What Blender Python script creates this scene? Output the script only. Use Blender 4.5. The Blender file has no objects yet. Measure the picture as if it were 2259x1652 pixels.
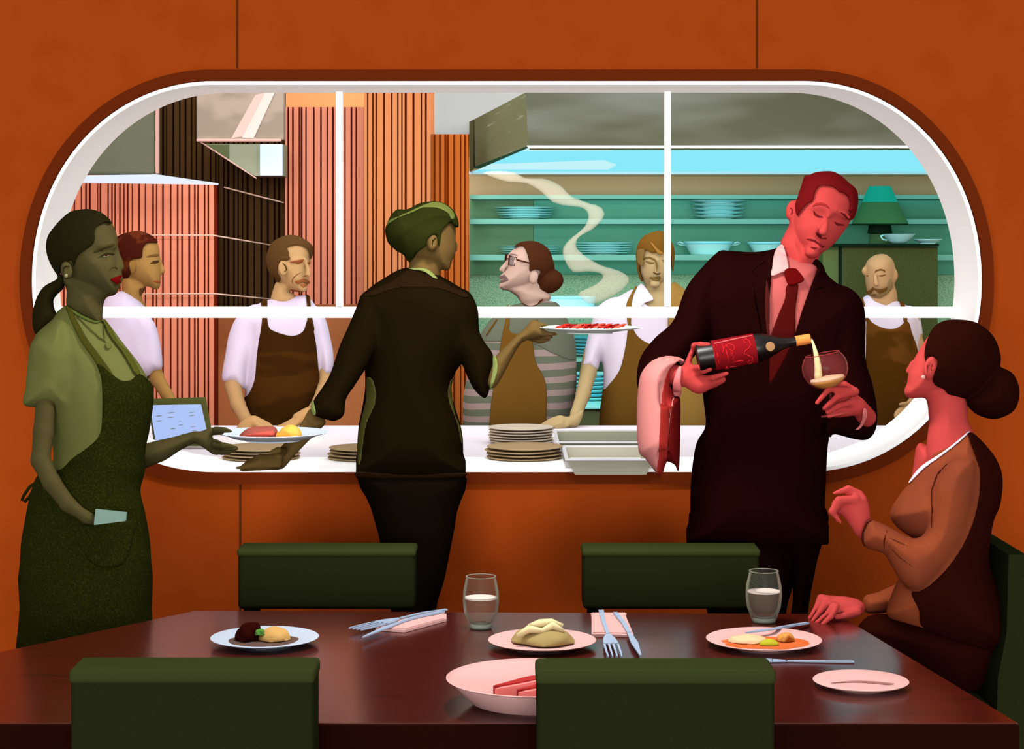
import bpy, bmesh, math, random
import numpy as np
from mathutils import Vector, Matrix
random.seed(7)
F = 4300.0; CX = 1129.5; HY = 539.0; HC = 1.63      # focal length in pixels, principal point, camera height
C = bpy.context.scene.collection
def W(u, v, d):
    return Vector(((u-CX)*d/F, d, HC-(v-HY)*d/F))
WORLD = .84; SUN = 2600; SUN2 = .6; PEND = 150; KIT = 60; KW = 50  # SUN is the strength of the added front fill light
def lin(h):
    h = h.lstrip('#'); o = []
    for i in (0, 2, 4):
        c = int(h[i:i+2], 16)/255
        o.append(c/12.92 if c <= .04045 else ((c+.055)/1.055)**2.4)
    return o
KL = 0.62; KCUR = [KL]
MATS = {}
def mat(hexc, rough=.95, spec=.0, name=None, speck=None, scale=60, alpha=1, emit=0, metal=0, stripes=None, thr=(.5, .62), k=None, aniso=None, rot=0):
    k = KCUR[0] if k is None else k
    key = (hexc, rough, spec, speck, scale, alpha, emit, metal, stripes, thr, k, aniso)
    if key in MATS: return MATS[key]
    m = bpy.data.materials.new(name or 'paint_'+hexc.lstrip('#')); m.use_nodes = True
    nt = m.node_tree; b = nt.nodes['Principled BSDF']
    kk = k
    c = [min(.97, x*kk) for x in lin(hexc)]
    b.inputs['Base Color'].default_value = (*c, 1)
    b.inputs['Roughness'].default_value = rough
    b.inputs['Specular IOR Level'].default_value = spec
    b.inputs['Metallic'].default_value = metal
    if speck or stripes:
        tc = nt.nodes.new('ShaderNodeTexCoord')
        mp = nt.nodes.new('ShaderNodeMapping'); nt.links.new(tc.outputs['Object'], mp.inputs['Vector'])
        if aniso: mp.inputs['Scale'].default_value = aniso
        mp.inputs['Rotation'].default_value = (0, math.radians(rot), 0)
        if stripes:
            tx = nt.nodes.new('ShaderNodeTexWave'); tx.wave_type = 'BANDS'; tx.bands_direction = 'Z'
            tx.inputs['Scale'].default_value = scale; tx.inputs['Distortion'].default_value = 2.2; tx.inputs['Detail'].default_value = 2; tx.inputs['Detail Scale'].default_value = .5
        else:
            tx = nt.nodes.new('ShaderNodeTexNoise'); tx.inputs['Scale'].default_value = scale; tx.inputs['Detail'].default_value = 3
        nt.links.new(mp.outputs['Vector'], tx.inputs['Vector'])
        mr = nt.nodes.new('ShaderNodeMapRange'); mr.inputs['From Min'].default_value = thr[0]; mr.inputs['From Max'].default_value = thr[1]
        nt.links.new(tx.outputs['Fac'], mr.inputs['Value'])
        mx = nt.nodes.new('ShaderNodeMix'); mx.data_type = 'RGBA'
        c2 = [min(.97, x*kk) for x in lin(speck or stripes)]
        mx.inputs['A'].default_value = (*c, 1); mx.inputs['B'].default_value = (*c2, 1)
        nt.links.new(mr.outputs['Result'], mx.inputs['Factor'])
        nt.links.new(mx.outputs['Result'], b.inputs['Base Color'])
    if emit:
        b.inputs['Emission Color'].default_value = (*lin(hexc), 1); b.inputs['Emission Strength'].default_value = emit
        b.inputs['Base Color'].default_value = (0, 0, 0, 1)
    if alpha < 1: b.inputs['Alpha'].default_value = alpha
    MATS[key] = m
    return m
# ------------------------------------------------------------------ objects
WL = {}
def wl(o): return WL.get(o.name, Vector((0, 0, 0))) if o else Vector((0, 0, 0))
def tag(o, label=None, cat=None, group=None, kind=None):
    if label: o['label'] = label
    if cat: o['category'] = cat
    if group: o['group'] = group
    if kind: o['kind'] = kind
    return o
def empty(name, loc, label, cat, group=None):
    o = bpy.data.objects.new(name, None); C.objects.link(o); o.location = loc; o.empty_display_size = .1
    WL[o.name] = Vector(loc)
    return tag(o, label, cat, group)
def mk(name, V, Fc, m, parent=None, smooth=True, mats=None, mi=None, loc=None):
    V = np.asarray(V, dtype=np.float32).reshape(-1, 3)
    base = wl(parent)
    org = base if (parent or loc is None) else Vector(loc)
    V = V - np.array(org, dtype=np.float32)
    me = bpy.data.meshes.new(name)
    if isinstance(Fc, np.ndarray) and len(Fc):
        n = len(Fc); me.vertices.add(len(V)); me.vertices.foreach_set('co', V.ravel())
        me.loops.add(n*4); me.loops.foreach_set('vertex_index', Fc.astype(np.int32).ravel())
        me.polygons.add(n); me.polygons.foreach_set('loop_start', np.arange(0, n*4, 4, dtype=np.int32))
        me.update(calc_edges=True); me.validate()
    else:
        me.from_pydata([tuple(map(float, v)) for v in V], [], [list(map(int, f)) for f in Fc]); me.update()
        bm = bmesh.new(); bm.from_mesh(me); bmesh.ops.recalc_face_normals(bm, faces=bm.faces); bm.to_mesh(me); bm.free()
    for q in (mats or [m]): me.materials.append(q)
    if mi is not None: me.polygons.foreach_set('material_index', np.asarray(mi, dtype=np.int32))
    me.polygons.foreach_set('use_smooth', np.full(len(me.polygons), smooth))
    o = bpy.data.objects.new(name, me); C.objects.link(o)
    if parent: o.parent = parent
    else: o.location = org
    WL[o.name] = org
    return o
class MB:                                            # gathers shapes of ONE part
    def __init__(s): s.v = []; s.f = []; s.mi = []; s.cur = 0
    def add(s, V, Fs):
        n = len(s.v); s.v += [tuple(p) for p in V]; s.f += [[i+n for i in f] for f in Fs]; s.mi += [s.cur]*len(Fs); return s
    def box(s, x0, x1, y0, y1, z0, z1, b=0.0, seg=3):
        bm = bmesh.new(); bmesh.ops.create_cube(bm, size=1)
        for v in bm.verts: v.co = Vector((x0+(v.co.x+.5)*(x1-x0), y0+(v.co.y+.5)*(y1-y0), z0+(v.co.z+.5)*(z1-z0)))
        if b: bmesh.ops.bevel(bm, geom=list(bm.edges), offset=b, segments=seg, profile=.5, affect='EDGES')
        bm.verts.ensure_lookup_table(); bm.verts.index_update()
        s.add([v.co[:] for v in bm.verts], [[v.index for v in f.verts] for f in bm.faces]); bm.free(); return s
    def pbox(s, u0, v0, u1, v1, d, t, b=0.0):        # box whose front face spans the pixel rectangle at distance d
        a = W(u0, v1, d); c = W(u1, v0, d); return s.box(a.x, c.x, d, d+t, a.z, c.z, b)
    def lathe(s, prof, c, axis=(0, 0, 1), n=40, close=False):
        ax = Vector(axis).normalized(); t = Vector((1, 0, 0)) if abs(ax.x) < .9 else Vector((0, 1, 0))
        e1 = ax.cross(t).normalized(); e2 = ax.cross(e1); V = []; Fs = []; c = Vector(c)
        for r, h in prof:
            for i in range(n):
                a = 2*math.pi*i/n; V.append(c+ax*h+e1*(r*math.cos(a))+e2*(r*math.sin(a)))
        m = len(prof)
        for j in range(m-1 if not close else m):
            for i in range(n):
                k = (i+1) % n; j2 = (j+1) % m; Fs.append([j*n+i, j*n+k, j2*n+k, j2*n+i])
        if not close:
            Fs.append(list(range(n))[::-1]); Fs.append([(m-1)*n+i for i in range(n)])
        return s.add(V, Fs)
    def tube(s, pts, rad, n=10, closed=False):
        pts = [Vector(p) for p in pts]; N = len(pts)
        rs = rad if isinstance(rad, (list, tuple)) else [rad]*N
        V = []; Fs = []; up = None
        for i, p in enumerate(pts):
            a = pts[i-1] if (i > 0 or closed) else p; b = pts[(i+1) % N] if (i < N-1 or closed) else p
            t = (b-a).normalized()
            if up is None: up = Vector((0, 0, 1)) if abs(t.z) < .9 else Vector((1, 0, 0))
            e1 = (up - t*up.dot(t)).normalized(); up = e1; e2 = t.cross(e1)
            for k in range(n):
                q = 2*math.pi*k/n; V.append(p+e1*(rs[i]*math.cos(q))+e2*(rs[i]*math.sin(q)))
        for i in range(N if closed else N-1):
            for k in range(n):
                j = (i+1) % N; Fs.append([i*n+k, i*n+(k+1) % n, j*n+(k+1) % n, j*n+k])
        if not closed: Fs.append(list(range(n))[::-1]); Fs.append([(N-1)*n+k for k in range(n)])
        return s.add(V, Fs)
    def prism(s, pts, ext):                          # flat outline (3D points) extruded along ext
        pts = [Vector(p) for p in pts]; ext = Vector(ext); n = len(pts)
        V = pts+[p+ext for p in pts]
        return s.add(V, [list(range(n)), [n+i for i in range(n)][::-1]]+[[i, (i+1) % n, n+(i+1) % n, n+i] for i in range(n)])
    def make(s, name, m, parent=None, smooth=False, loc=None):
        mats = m if isinstance(m, list) else None
        return mk(name, s.v, s.f, None if mats else m, parent, smooth, mats, s.mi if mats else None, loc)
def autosmooth(o, ang=40):
    o.data.set_sharp_from_angle(angle=math.radians(ang)); o.data.polygons.foreach_set('use_smooth', np.full(len(o.data.polygons), True)); return o
# ------------------------------------------------------------------ zoom frames used while tracing
TR = dict(A=(0, 420, 2.065), B=(640, 420, 2.065), C=(1360, 340, 1.8776), D=(1480, 640, 4.5896), E=(300, 820, 4.911),
          F=(1680, 360, 5.508), G=(1780, 680, 1.6994), H=(1240, 1180, 2.51), I=(400, 1180, 2.51), J=(40, 140, 2.755),
          K=(740, 160, 2.972), L=(1450, 160, 3.012), M=(60, 440, 5.506), N=(560, 500, 8.26), O=(820, 430, 6.354),
          P=(1040, 500, 6.883), Q=(1370, 490, 8.26), R=(1860, 530, 8.26), S=(1800, 1040, 4.59), T=(640, 680, 3.423), X=(0, 0, 1))
def z(t, pts):
    ox, oy, k = TR[t]; out = []
    for p in pts:
        q = (ox+p[0]/k, oy+p[1]/k)
        if len(p) > 2: q = q+tuple(p[2:-1])+(p[-1]/k,)
        out.append(q)
    return out
def smooth_poly(P, sub=4):
    P = [np.array(p[:2], float) for p in P]; n = len(P); out = []
    for i in range(n):
        a, b, c, d = P[i-1], P[i], P[(i+1) % n], P[(i+2) % n]
        for k in range(sub):
            t = k/sub
            out.append(.5*((2*b)+(-a+c)*t+(2*a-5*b+4*c-d)*t*t+(-a+3*b-3*c+d)*t**3))
    return out
# ------------------------------------------------------------------ solid shapes as distance fields (metric: X right, Y depth, Z up)
def sdf2(poly, X, Z):                                # X (nx), Z (nz) -> (nx,nz)
    P = np.asarray(poly, dtype=np.float32); Q = np.roll(P, -1, axis=0)
    gx = X[:, None]; gz = Z[None, :]
    best = np.full((len(X), len(Z)), 1e9, np.float32); ins = np.zeros(best.shape, bool)
    for (ax, az), (bx, bz) in zip(P, Q):
        ex, ez = bx-ax, bz-az; L = ex*ex+ez*ez
        if L < 1e-14: continue
        wx = gx-ax; wz = gz-az
        t = np.clip((wx*ex+wz*ez)/L, 0, 1)
        dd = (wx-ex*t)**2+(wz-ez*t)**2
        np.minimum(best, dd, out=best)
        c = ((az <= gz) & (bz > gz)) | ((bz <= gz) & (az > gz))
        if abs(ez) > 1e-12:
            ins ^= c & (gx < ax+(gz-az)/ez*ex)
    dist = np.sqrt(best)
    return np.where(ins, -dist, dist)
class Fld:
    def __init__(s, bb, fn): s.bb = bb; s.fn = fn    # bb = (x0,x1,y0,y1,z0,z1)
BIG = 1.0
def grow(bb, g): return (bb[0]-g, bb[1]+g, bb[2]-g, bb[3]+g, bb[4]-g, bb[5]+g)
def bbu(bs): return tuple((min if i % 2 == 0 else max)(b[i] for b in bs) for i in range(6))
def bbi(a, b): return tuple((max if i % 2 == 0 else min)(a[i], b[i]) for i in range(6))
def U(fs, k=.01):
    fs = [f for f in fs if f]; bb = bbu([f.bb for f in fs])
    def fn(X, Y, Z):
        out = np.full((len(X), len(Y), len(Z)), BIG, np.float32)
        for f in fs:
            b = grow(f.bb, k+.03)
            i0, i1 = np.searchsorted(X, b[0]), np.searchsorted(X, b[1]); j0, j1 = np.searchsorted(Y, b[2]), np.searchsorted(Y, b[3]); k0, k1 = np.searchsorted(Z, b[4]), np.searchsorted(Z, b[5])
            if i1-i0 < 1 or j1-j0 < 1 or k1-k0 < 1: continue
            v = f.fn(X[i0:i1], Y[j0:j1], Z[k0:k1]); cur = out[i0:i1, j0:j1, k0:k1]
            if k > 0:
                h = np.clip(k-np.abs(cur-v), 0, None)/k
                cur[...] = np.minimum(cur, v)-h*h*k*.25
            else: cur[...] = np.minimum(cur, v)
        return out
    return Fld(bb, fn)
def Sub(a, b, k=.006):
    def fn(X, Y, Z):
        x = a.fn(X, Y, Z); y = -b.fn(X, Y, Z); h = np.clip(k-np.abs(x-y), 0, None)/k
        return np.maximum(x, y)+h*h*k*.25
    return Fld(a.bb, fn)
def I(*fs):
    bb = fs[0].bb
    for f in fs[1:]: bb = bbi(bb, f.bb)
    def fn(X, Y, Z):
        o = fs[0].fn(X, Y, Z)
        for f in fs[1:]: o = np.maximum(o, f.fn(X, Y, Z))
        return o
    return Fld(bb, fn)
def Off(a, r): return Fld(grow(a.bb, r), lambda X, Y, Z: a.fn(X, Y, Z)-r)
class Fig:                                           # a figure standing at distance d0; outlines given in photo pixels
    def __init__(s, d0): s.d0 = d0; s.s = F/d0
    def m(s, P): return [((p[0]-CX)/s.s, HC-(p[1]-HY)/s.s) for p in P]
    def pill(s, P, T, R, w=0., ax=0., az=0., sm=True, ex=2.):
        if sm: P = smooth_poly(P)
        Q = s.m(P); q = np.array(Q); x0, z0 = q.min(0); x1, z1 = q.max(0); cx, cz = (x0+x1)/2, (z0+z1)/2
        dw = abs(ax)*(x1-x0)/2+abs(az)*(z1-z0)/2
        def fn(X, Y, Z):
            d2 = sdf2(Q, X, Z); a = np.clip(R+d2, 0, None)[:, None, :]/R
            wc = w+ax*(X[:, None, None]-cx)+az*(Z[None, None, :]-cz)
            b = np.abs(Y[None, :, None]-wc)/T
            g = ((a**ex+b**ex)**(1/ex)-1)*min(T, R)
            return g.astype(np.float32)
        return Fld((x0, x1, w-T-dw, w+T+dw, z0, z1), fn)
    def prism(s, P, w0=-9., w1=9., sm=True):
        if sm: P = smooth_poly(P)
        Q = s.m(P); q = np.array(Q); x0, z0 = q.min(0); x1, z1 = q.max(0)
        def fn(X, Y, Z):
            d2 = sdf2(Q, X, Z)[:, None, :]; y = Y[None, :, None]
            return np.maximum(np.maximum(d2, w0-y), y-w1).astype(np.float32)
        return Fld((x0, x1, w0, w1, z0, z1), fn)
    def tube(s, P, sq=1.):                           # (u, v, w metres, r pixels) tapered round chain
        pts = [np.array([(p[0]-CX)/s.s, p[2], HC-(p[1]-HY)/s.s]) for p in P]; rs = [p[3]/s.s for p in P]
        bs = [(a[0]-r, a[0]+r, a[1]-r, a[1]+r, a[2]-r, a[2]+r) for a, r in zip(pts, rs)]
        def seg(a, b, ra, rb):
            bb = bbu([(p[0]-r, p[0]+r, p[1]-r, p[1]+r, p[2]-r, p[2]+r) for p, r in ((a, ra), (b, rb))])
            def fn(X, Y, Z):
                e = b-a; L = max(1e-9, float(e@e)); x = X[:, None, None]-a[0]; y = Y[None, :, None]-a[1]; zz = Z[None, None, :]-a[2]
                t = np.clip((x*e[0]+y*e[1]+zz*e[2])/L, 0, 1)
                return (np.sqrt((x-e[0]*t)**2+(y-e[1]*t)**2+(zz-e[2]*t)**2)-(ra+(rb-ra)*t)).astype(np.float32)
            return Fld(bb, fn)
        if len(pts) == 1: return seg(pts[0], pts[0]+1e-4, rs[0], rs[0])
        return U([seg(pts[i], pts[i+1], rs[i], rs[i+1]) for i in range(len(pts)-1)], min(rs)*.5)
    def ell(s, u, v, w, ru, rv, rw, rot=0.):         # pixel radii, depth radius in metres, in-plane rotation in degrees
        cx, cz = (u-CX)/s.s, HC-(v-HY)/s.s; a, b = ru/s.s, rv/s.s; r = math.radians(rot); R = max(a, b)
        def fn(X, Y, Z):
            x = X[:, None, None]-cx; zz = Z[None, None, :]-cz; y = Y[None, :, None]-w
            p = x*math.cos(r)+zz*math.sin(r); q = -x*math.sin(r)+zz*math.cos(r)
            return ((np.sqrt((p/a)**2+(q/b)**2+(y/rw)**2)-1)*min(a, b, rw)).astype(np.float32)
        return Fld((cx-R, cx+R, w-rw, w+rw, cz-R, cz+R), fn)
    def line(s, P, r, w0=-9., w1=9.):                # stroke of half-width r px as a prism
        P = [np.array(p, float) for p in P]; L = []; R_ = []
        for i, p in enumerate(P):
            t = P[min(i+1, len(P)-1)]-P[max(i-1, 0)]; t /= max(1e-6, np.hypot(*t)); n = np.array([-t[1], t[0]])
            rr = r*(.35 if i in (0, len(P)-1) and len(P) > 2 else 1)
            L.append(p+n*rr); R_.append(p-n*rr)
        return s.prism(L+R_[::-1], w0, w1, sm=False)
    def mesh(s, name, fld, m, parent, h=.005):
        bb = grow(fld.bb, h*2.5)
        X = np.arange(bb[0], bb[1]+h, h, dtype=np.float32); Y = np.arange(bb[2], bb[3]+h, h, dtype=np.float32); Z = np.arange(bb[4], bb[5]+h, h, dtype=np.float32)
        V, Q = nets(fld.fn(X, Y, Z))
        if len(Q) == 0: print('EMPTY', name); return None
        V = V*h+np.array([X[0], Y[0], Z[0]], dtype=np.float32)
        kf = 1+V[:, 1]/s.d0
        V2 = np.stack([V[:, 0]*kf, s.d0+V[:, 1], HC+(V[:, 2]-HC)*kf], 1)
        return mk(name, V2, Q, m, parent, True)
def nets(A):
    A = A.copy(); A[0] = A[-1] = BIG; A[:, 0] = BIG; A[:, -1] = BIG; A[:, :, 0] = BIG; A[:, :, -1] = BIG
    ins = A < 0; nx, ny, nz = A.shape
    c = ins[:-1, :-1, :-1].astype(np.int8).copy()
    for dx in (0, 1):
        for dy in (0, 1):
            for dz in (0, 1):
                if dx+dy+dz: c += ins[dx:nx-1+dx, dy:ny-1+dy, dz:nz-1+dz]
    mixed = (c > 0) & (c < 8); idx = np.argwhere(mixed)
    if len(idx) == 0: return np.zeros((0, 3)), np.zeros((0, 4), int)
    num = np.full(mixed.shape, -1, np.int32); num[mixed] = np.arange(len(idx))
    acc = np.zeros((len(idx), 3), np.float32); cnt = np.zeros(len(idx), np.float32)
    cor = [(a, b, d) for a in (0, 1) for b in (0, 1) for d in (0, 1)]
    i, j, k = idx.T
    for a in cor:
        for ax in range(3):
            if a[ax]: continue
            b = list(a); b[ax] = 1
            va = A[i+a[0], j+a[1], k+a[2]]; vb = A[i+b[0], j+b[1], k+b[2]]
            s = (va < 0) != (vb < 0)
            t = np.where(s, va/np.where(s, va-vb, 1), 0)
            t = np.clip(t, 0, 1)
            for q in range(3):
                acc[:, q] += s*(a[q]+(t if q == ax else 0))
            cnt += s
    V = idx.astype(np.float32)+acc/cnt[:, None]
    Fs = []
    for ax in range(3):
        sh = [slice(1, -1)]*3; sh[ax] = slice(0, -1); sh2 = list(sh); sh2[ax] = slice(1, None)
        a = ins[tuple(sh)]; b = ins[tuple(sh2)]
        e = np.argwhere(a != b)
        if len(e) == 0: continue
        off = np.ones(3, int); off[ax] = 0; p = e+off
        fl = a[tuple(e.T)]
        u, v = [(1, 2), (2, 0), (0, 1)][ax]
        def g(du, dv):
            q = p.copy(); q[:, u] -= du; q[:, v] -= dv; return num[tuple(q.T)]
        q = np.stack([g(1, 1), g(0, 1), g(0, 0), g(1, 0)], 1)
        q[~fl] = q[~fl][:, ::-1]
        Fs.append(q)
    Q = np.concatenate(Fs); Q = Q[(Q >= 0).all(1)]
    return V, Q
# ================================================================== camera, light
cam = bpy.data.objects.new('camera', bpy.data.cameras.new('camera')); C.objects.link(cam)
cam.location = (0, 0, HC); cam.rotation_euler = (math.radians(90), 0, 0)
cam.data.sensor_fit = 'HORIZONTAL'; cam.data.sensor_width = 36; cam.data.lens = 36*F/2259
cam.data.shift_y = -(826-HY)/2259; cam.data.clip_end = 60
bpy.context.scene.camera = cam
vs = bpy.context.scene.view_settings; vs.view_transform = 'Standard'; vs.look = 'None'; vs.gamma = 1; vs.exposure = 0
wd = bpy.data.worlds.new('world'); bpy.context.scene.world = wd; wd.use_nodes = True
wd.node_tree.nodes['Background'].inputs[0].default_value = (1, .99, .98, 1); wd.node_tree.nodes['Background'].inputs[1].default_value = WORLD
def sun(name, rot, e, ang, col=(1, 1, 1)):
    l = bpy.data.lights.new(name, 'SUN'); l.energy = e; l.angle = math.radians(ang); l.color = col
    o = bpy.data.objects.new(name, l); C.objects.link(o); o.rotation_euler = [math.radians(a) for a in rot]; return o
def area(name, loc, look, e, sx, sy, col=(1, 1, 1)):
    l = bpy.data.lights.new(name, 'AREA'); l.energy = e; l.shape = 'RECTANGLE'; l.size = sx; l.size_y = sy; l.color = col
    o = bpy.data.objects.new(name, l); C.objects.link(o); o.location = loc
    o.rotation_euler = (Vector(look)-Vector(loc)).to_track_quat('-Z', 'Y').to_euler(); return o
area('front_fill_light', (0, -12, 1.75), (0, 6, 1.6), SUN, 9, 3.2)  # unseen fill light added far behind the camera for flat frontal lighting
sun('high_daylight', (42, 0, -22), SUN2, 50)
sl_ = bpy.data.lights.new('dining_pendant_light', 'SPOT'); sl_.energy = PEND; sl_.spot_size = math.radians(150); sl_.spot_blend = .6; sl_.shadow_soft_size = .14; sl_.color = (1, .97, .93)
so = bpy.data.objects.new('dining_pendant_light', sl_); C.objects.link(so); so.location = (0.02, 4.3, 2.5)
pl = bpy.data.lights.new('steak_glow_fill', 'POINT'); pl.energy = 5; pl.color = (1, .72, .3); pl.shadow_soft_size = .02  # hidden warm light added to stand in for the glow around the steak
po = bpy.data.objects.new('steak_glow_fill', pl); C.objects.link(po); po.location = W(612, 966, 6.7)
area('kitchen_top_fill', (0, 8.0, 3.3), (0, 9.3, 1.0), KIT, 4.8, 1.0)  # unseen fill light added above the kitchen to brighten it
l_ = area('kitchen_back_fill', (0, 6.2, 2.5), (0, 9.6, 1.5), KW, 4.8, .5); l_.data.spread = math.radians(150)  # unseen fill light added over the opening to brighten the kitchen's back
# ================================================================== setting
def st(name, mb, m, **k):
    o = mb.make(name, m, **k); o['kind'] = 'structure'; return o
DW = 5.75; WT = .30
def outline(off=0., n=160, sc=1.):
    """rounded opening, photo pixels at the wall, as n points going round from the right"""
    pts = []; cxl, cxr, cy = 475., 1772., 620.
    for i in range(n):
        a = 2*math.pi*i/n
        # flat straight parts come from spreading the angle over two half-ovals
        c, s_ = math.cos(a), math.sin(a); rx = 403. if c < 0 else 392.; ry = 440. if s_ > 0 else 420.; cx = cxl if c < 0 else cxr
        e = 2/2.06
        x = cx+math.copysign(abs(c)**e, c)*(rx+off); y = cy-math.copysign(abs(s_)**e, s_)*(ry+off)
        pts.append((x, y))
    return pts
def at_wall(P, d=DW): return [W(u, v, DW)+Vector((0, d-DW, 0)) for u, v in P]
def ring(mb, Pa, Pb, d0, d1, close=True):
    """closed band between outline Pa and outline Pb, from depth d0 to d1"""
    n = len(Pa); V = at_wall(Pa, d0)+at_wall(Pb, d0)+at_wall(Pb, d1)+at_wall(Pa, d1); Fs = []
    for i in range(n):
        j = (i+1) % n
        for a, b in ((0, 1), (1, 2), (2, 3), (3, 0)): Fs.append([a*n+i, a*n+j, b*n+j, b*n+i])
    return mb.add(V, Fs)
inner = outline(0)
# wall with the opening
def rect_hit(p, c, r):
    dx, dy = p[0]-c[0], p[1]-c[1]; t = 1e9
    if dx > 0: t = min(t, (r[2]-c[0])/dx)
    if dx < 0: t = min(t, (r[0]-c[0])/dx)
    if dy > 0: t = min(t, (r[3]-c[1])/dy)
    if dy < 0: t = min(t, (r[1]-c[1])/dy)
    return (c[0]+dx*t, c[1]+dy*t)
rc = (-420, -420, 2680, 1757.2); cc = (1120, 620)
outer = [rect_hit(p, cc, rc) for p in inner]
for q in ((rc[0], rc[1]), (rc[2], rc[1]), (rc[0], rc[3]), (rc[2], rc[3])):
    i = min(range(len(outer)), key=lambda i: (outer[i][0]-q[0])**2+(outer[i][1]-q[1])**2); outer[i] = q
m_wall = mat('#A64413', speck='#A34212', scale=9, k=.61)
st('wall_front', ring(MB(), inner, outer, DW, DW+WT), m_wall)
fr = ring(MB(), outline(1), outline(-7), DW-.004, DW+WT+.004)
st('trim_1', ring(MB(), outline(26), outline(1.5), DW-.018, DW-.0005), mat('#6B280D', k=.6))
# panel joints in the wall
for i, (u, a, b) in enumerate(((523, -420, 150), (1670, -420, 150), (530, 1069, 1757), (1676, 1069, 1757))):
    st('trim_%d' % (i+2), MB().pbox(u-2, a, u+2, b, DW-.003, .0028), mat('#5A2A12'))
m_white = mat('#FFFFFF', name='white_paint', k=1)
win = bpy.data.objects.new('window_1', None); C.objects.link(win); win.location = (0, DW, .96); WL[win.name] = Vector((0, DW, .96)); win['kind'] = 'structure'
fr.make('window_frame', m_white, win)
DM = 6.0
def at_m(u0, v0, u1, v1, t=.03, d=DM): return MB().pbox(u0, v0, u1, v1, d, t)
at_m(112, 677, 2127, 701).make('transom_bar', m_white, win)
MB().pbox(741, 190, 756, 676, DM+.002, .026).make('mullion', m_white, win)
MB().pbox(1466, 190, 1480, 676, DM+.002, .026).make('mullion', m_white, win)
# glass panes over the transom
g = bpy.data.materials.new('clear_glass'); g.use_nodes = True; nt = g.node_tree; nt.nodes.clear()
o_ = nt.nodes.new('ShaderNodeOutputMaterial'); t_ = nt.nodes.new('ShaderNodeBsdfTransparent'); gl = nt.nodes.new('ShaderNodeBsdfGlossy'); mx = nt.nodes.new('ShaderNodeMixShader')
gl.inputs['Roughness'].default_value = .03; mx.inputs[0].default_value = .0
nt.links.new(t_.outputs[0], mx.inputs[1]); nt.links.new(gl.outputs[0], mx.inputs[2]); nt.links.new(mx.outputs[0], o_.inputs[0])
M_GLASS = g
def clip(P, a, b, keep):
    out = []
    for i in range(len(P)):
        p, q = P[i], P[(i+1) % len(P)]; ip, iq = keep(p), keep(q)
        if ip: out.append(p)
        if ip != iq:
            lo, hi = (p, q)
            for _ in range(30):
                m_ = ((lo[0]+hi[0])/2, (lo[1]+hi[1])/2)
                if keep(m_) == ip: lo = m_
                else: hi = m_
            out.append(lo)
    return out
for (x0, x1) in ((0, 748), (750, 1472), (1474, 2300)):
    P = outline(-9, 96)
    ks = DW/(DM+.014); P = [(CX+(u-CX)*ks, HY+(v-HY)*ks) for u, v in P]
    P = clip(P, 0, 0, lambda p: p[1] < 677); P = clip(P, 0, 0, lambda p: p[0] > x0); P = clip(P, 0, 0, lambda p: p[0] < x1)
    MB().prism([W(u, v, DM+.012) for u, v in P], (0, .004, 0)).make('pane', M_GLASS, win)
# floor
st('floor', MB().box(-3.2, 3.2, 1.5, 10.2, -.06, 0), mat('#5A2A14', speck='#4E2410', scale=14))
# kitchen shell
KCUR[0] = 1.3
BD = 9.7
kx = 2.75
p1035 = W(1035, 0, BD).x
st('wall_back', MB().box(p1035, kx, BD, BD+.1, 0, 2.75), mat('#C3A97F'))
st('wall_rear', MB().box(-kx, p1035, BD, BD+.1, 0, 2.75), mat('#CB8050', k=1.5))
st('wall_left', MB().box(-kx-.1, -kx, DW+WT, BD+.1, 0, 2.75), mat('#CB8050'))
st('wall_right', MB().box(kx, kx+.1, DW+WT, BD+.1, 0, 2.75), mat('#C3A97F'))
st('trim_6', MB().pbox(958, 120, 2300, 296, 9.55, .14), mat('#B9BBB9', k=.72))
# slatted cladding
def slats(name, u0, v0, u1, v1, d, board, groove, label, seed, pitch=11., t=.05, cat='cladding', group=None, v1b=None, kq=1.0):
    r = random.Random(seed); mb = MB(); mb.cur = 0
    mb.pbox(u0, v0, u1, v1, d+.02, t)                       # backing seen in the grooves
    mb.cur = 1; u = u0
    while u < u1-1:
        w = pitch*r.uniform(.55, 1.6); e = min(u1, u+w); gw = r.uniform(2.8, 5.2)
        if e-gw > u: mb.pbox(u, v0, e-gw if e < u1 else u1, v1, d, .0195)
        u = e
    o = mb.make(name, [mat(groove, k=kq), mat(board, k=kq)])
    return tag(o, label, cat, group)
def z0v(d): return HY+HC*F/d
slats('slatted_wall_panel', 95, 403, 478, z0v(8.9)-1, 8.9, '#D8866A', '#651D0D', 'salmon slatted panel under the left extractor hood, behind the chef looking right', 1, kq=1.05)
slats('slatted_wall_panel', 345, 150, 628, 688, 9.1, '#3A2815', '#1E0D05', 'dark brown slatted panel between the salmon ones, behind the moustached chef', 2, kq=1.1)
slats('slatted_wall_panel', 629, 236, 802, 671, 9.0, '#D8866A', '#651D0D', 'salmon slatted panel right of the dark brown one, split by a window bar', 3, kq=.74)
slats('slatted_column', 803, 120, 948, z0v(8.7)-1, 8.7, '#CB8050', '#74290F', 'tall tan slatted column rising behind the green beret', 4, 12, kq=.68)
slats('slatted_column', 950, 296, 1033, z0v(8.8)-1, 8.8, '#B8622A', '#8A3810', 'shorter burnt orange slatted column left of the green shelves', 5, 9, kq=.74)
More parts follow.
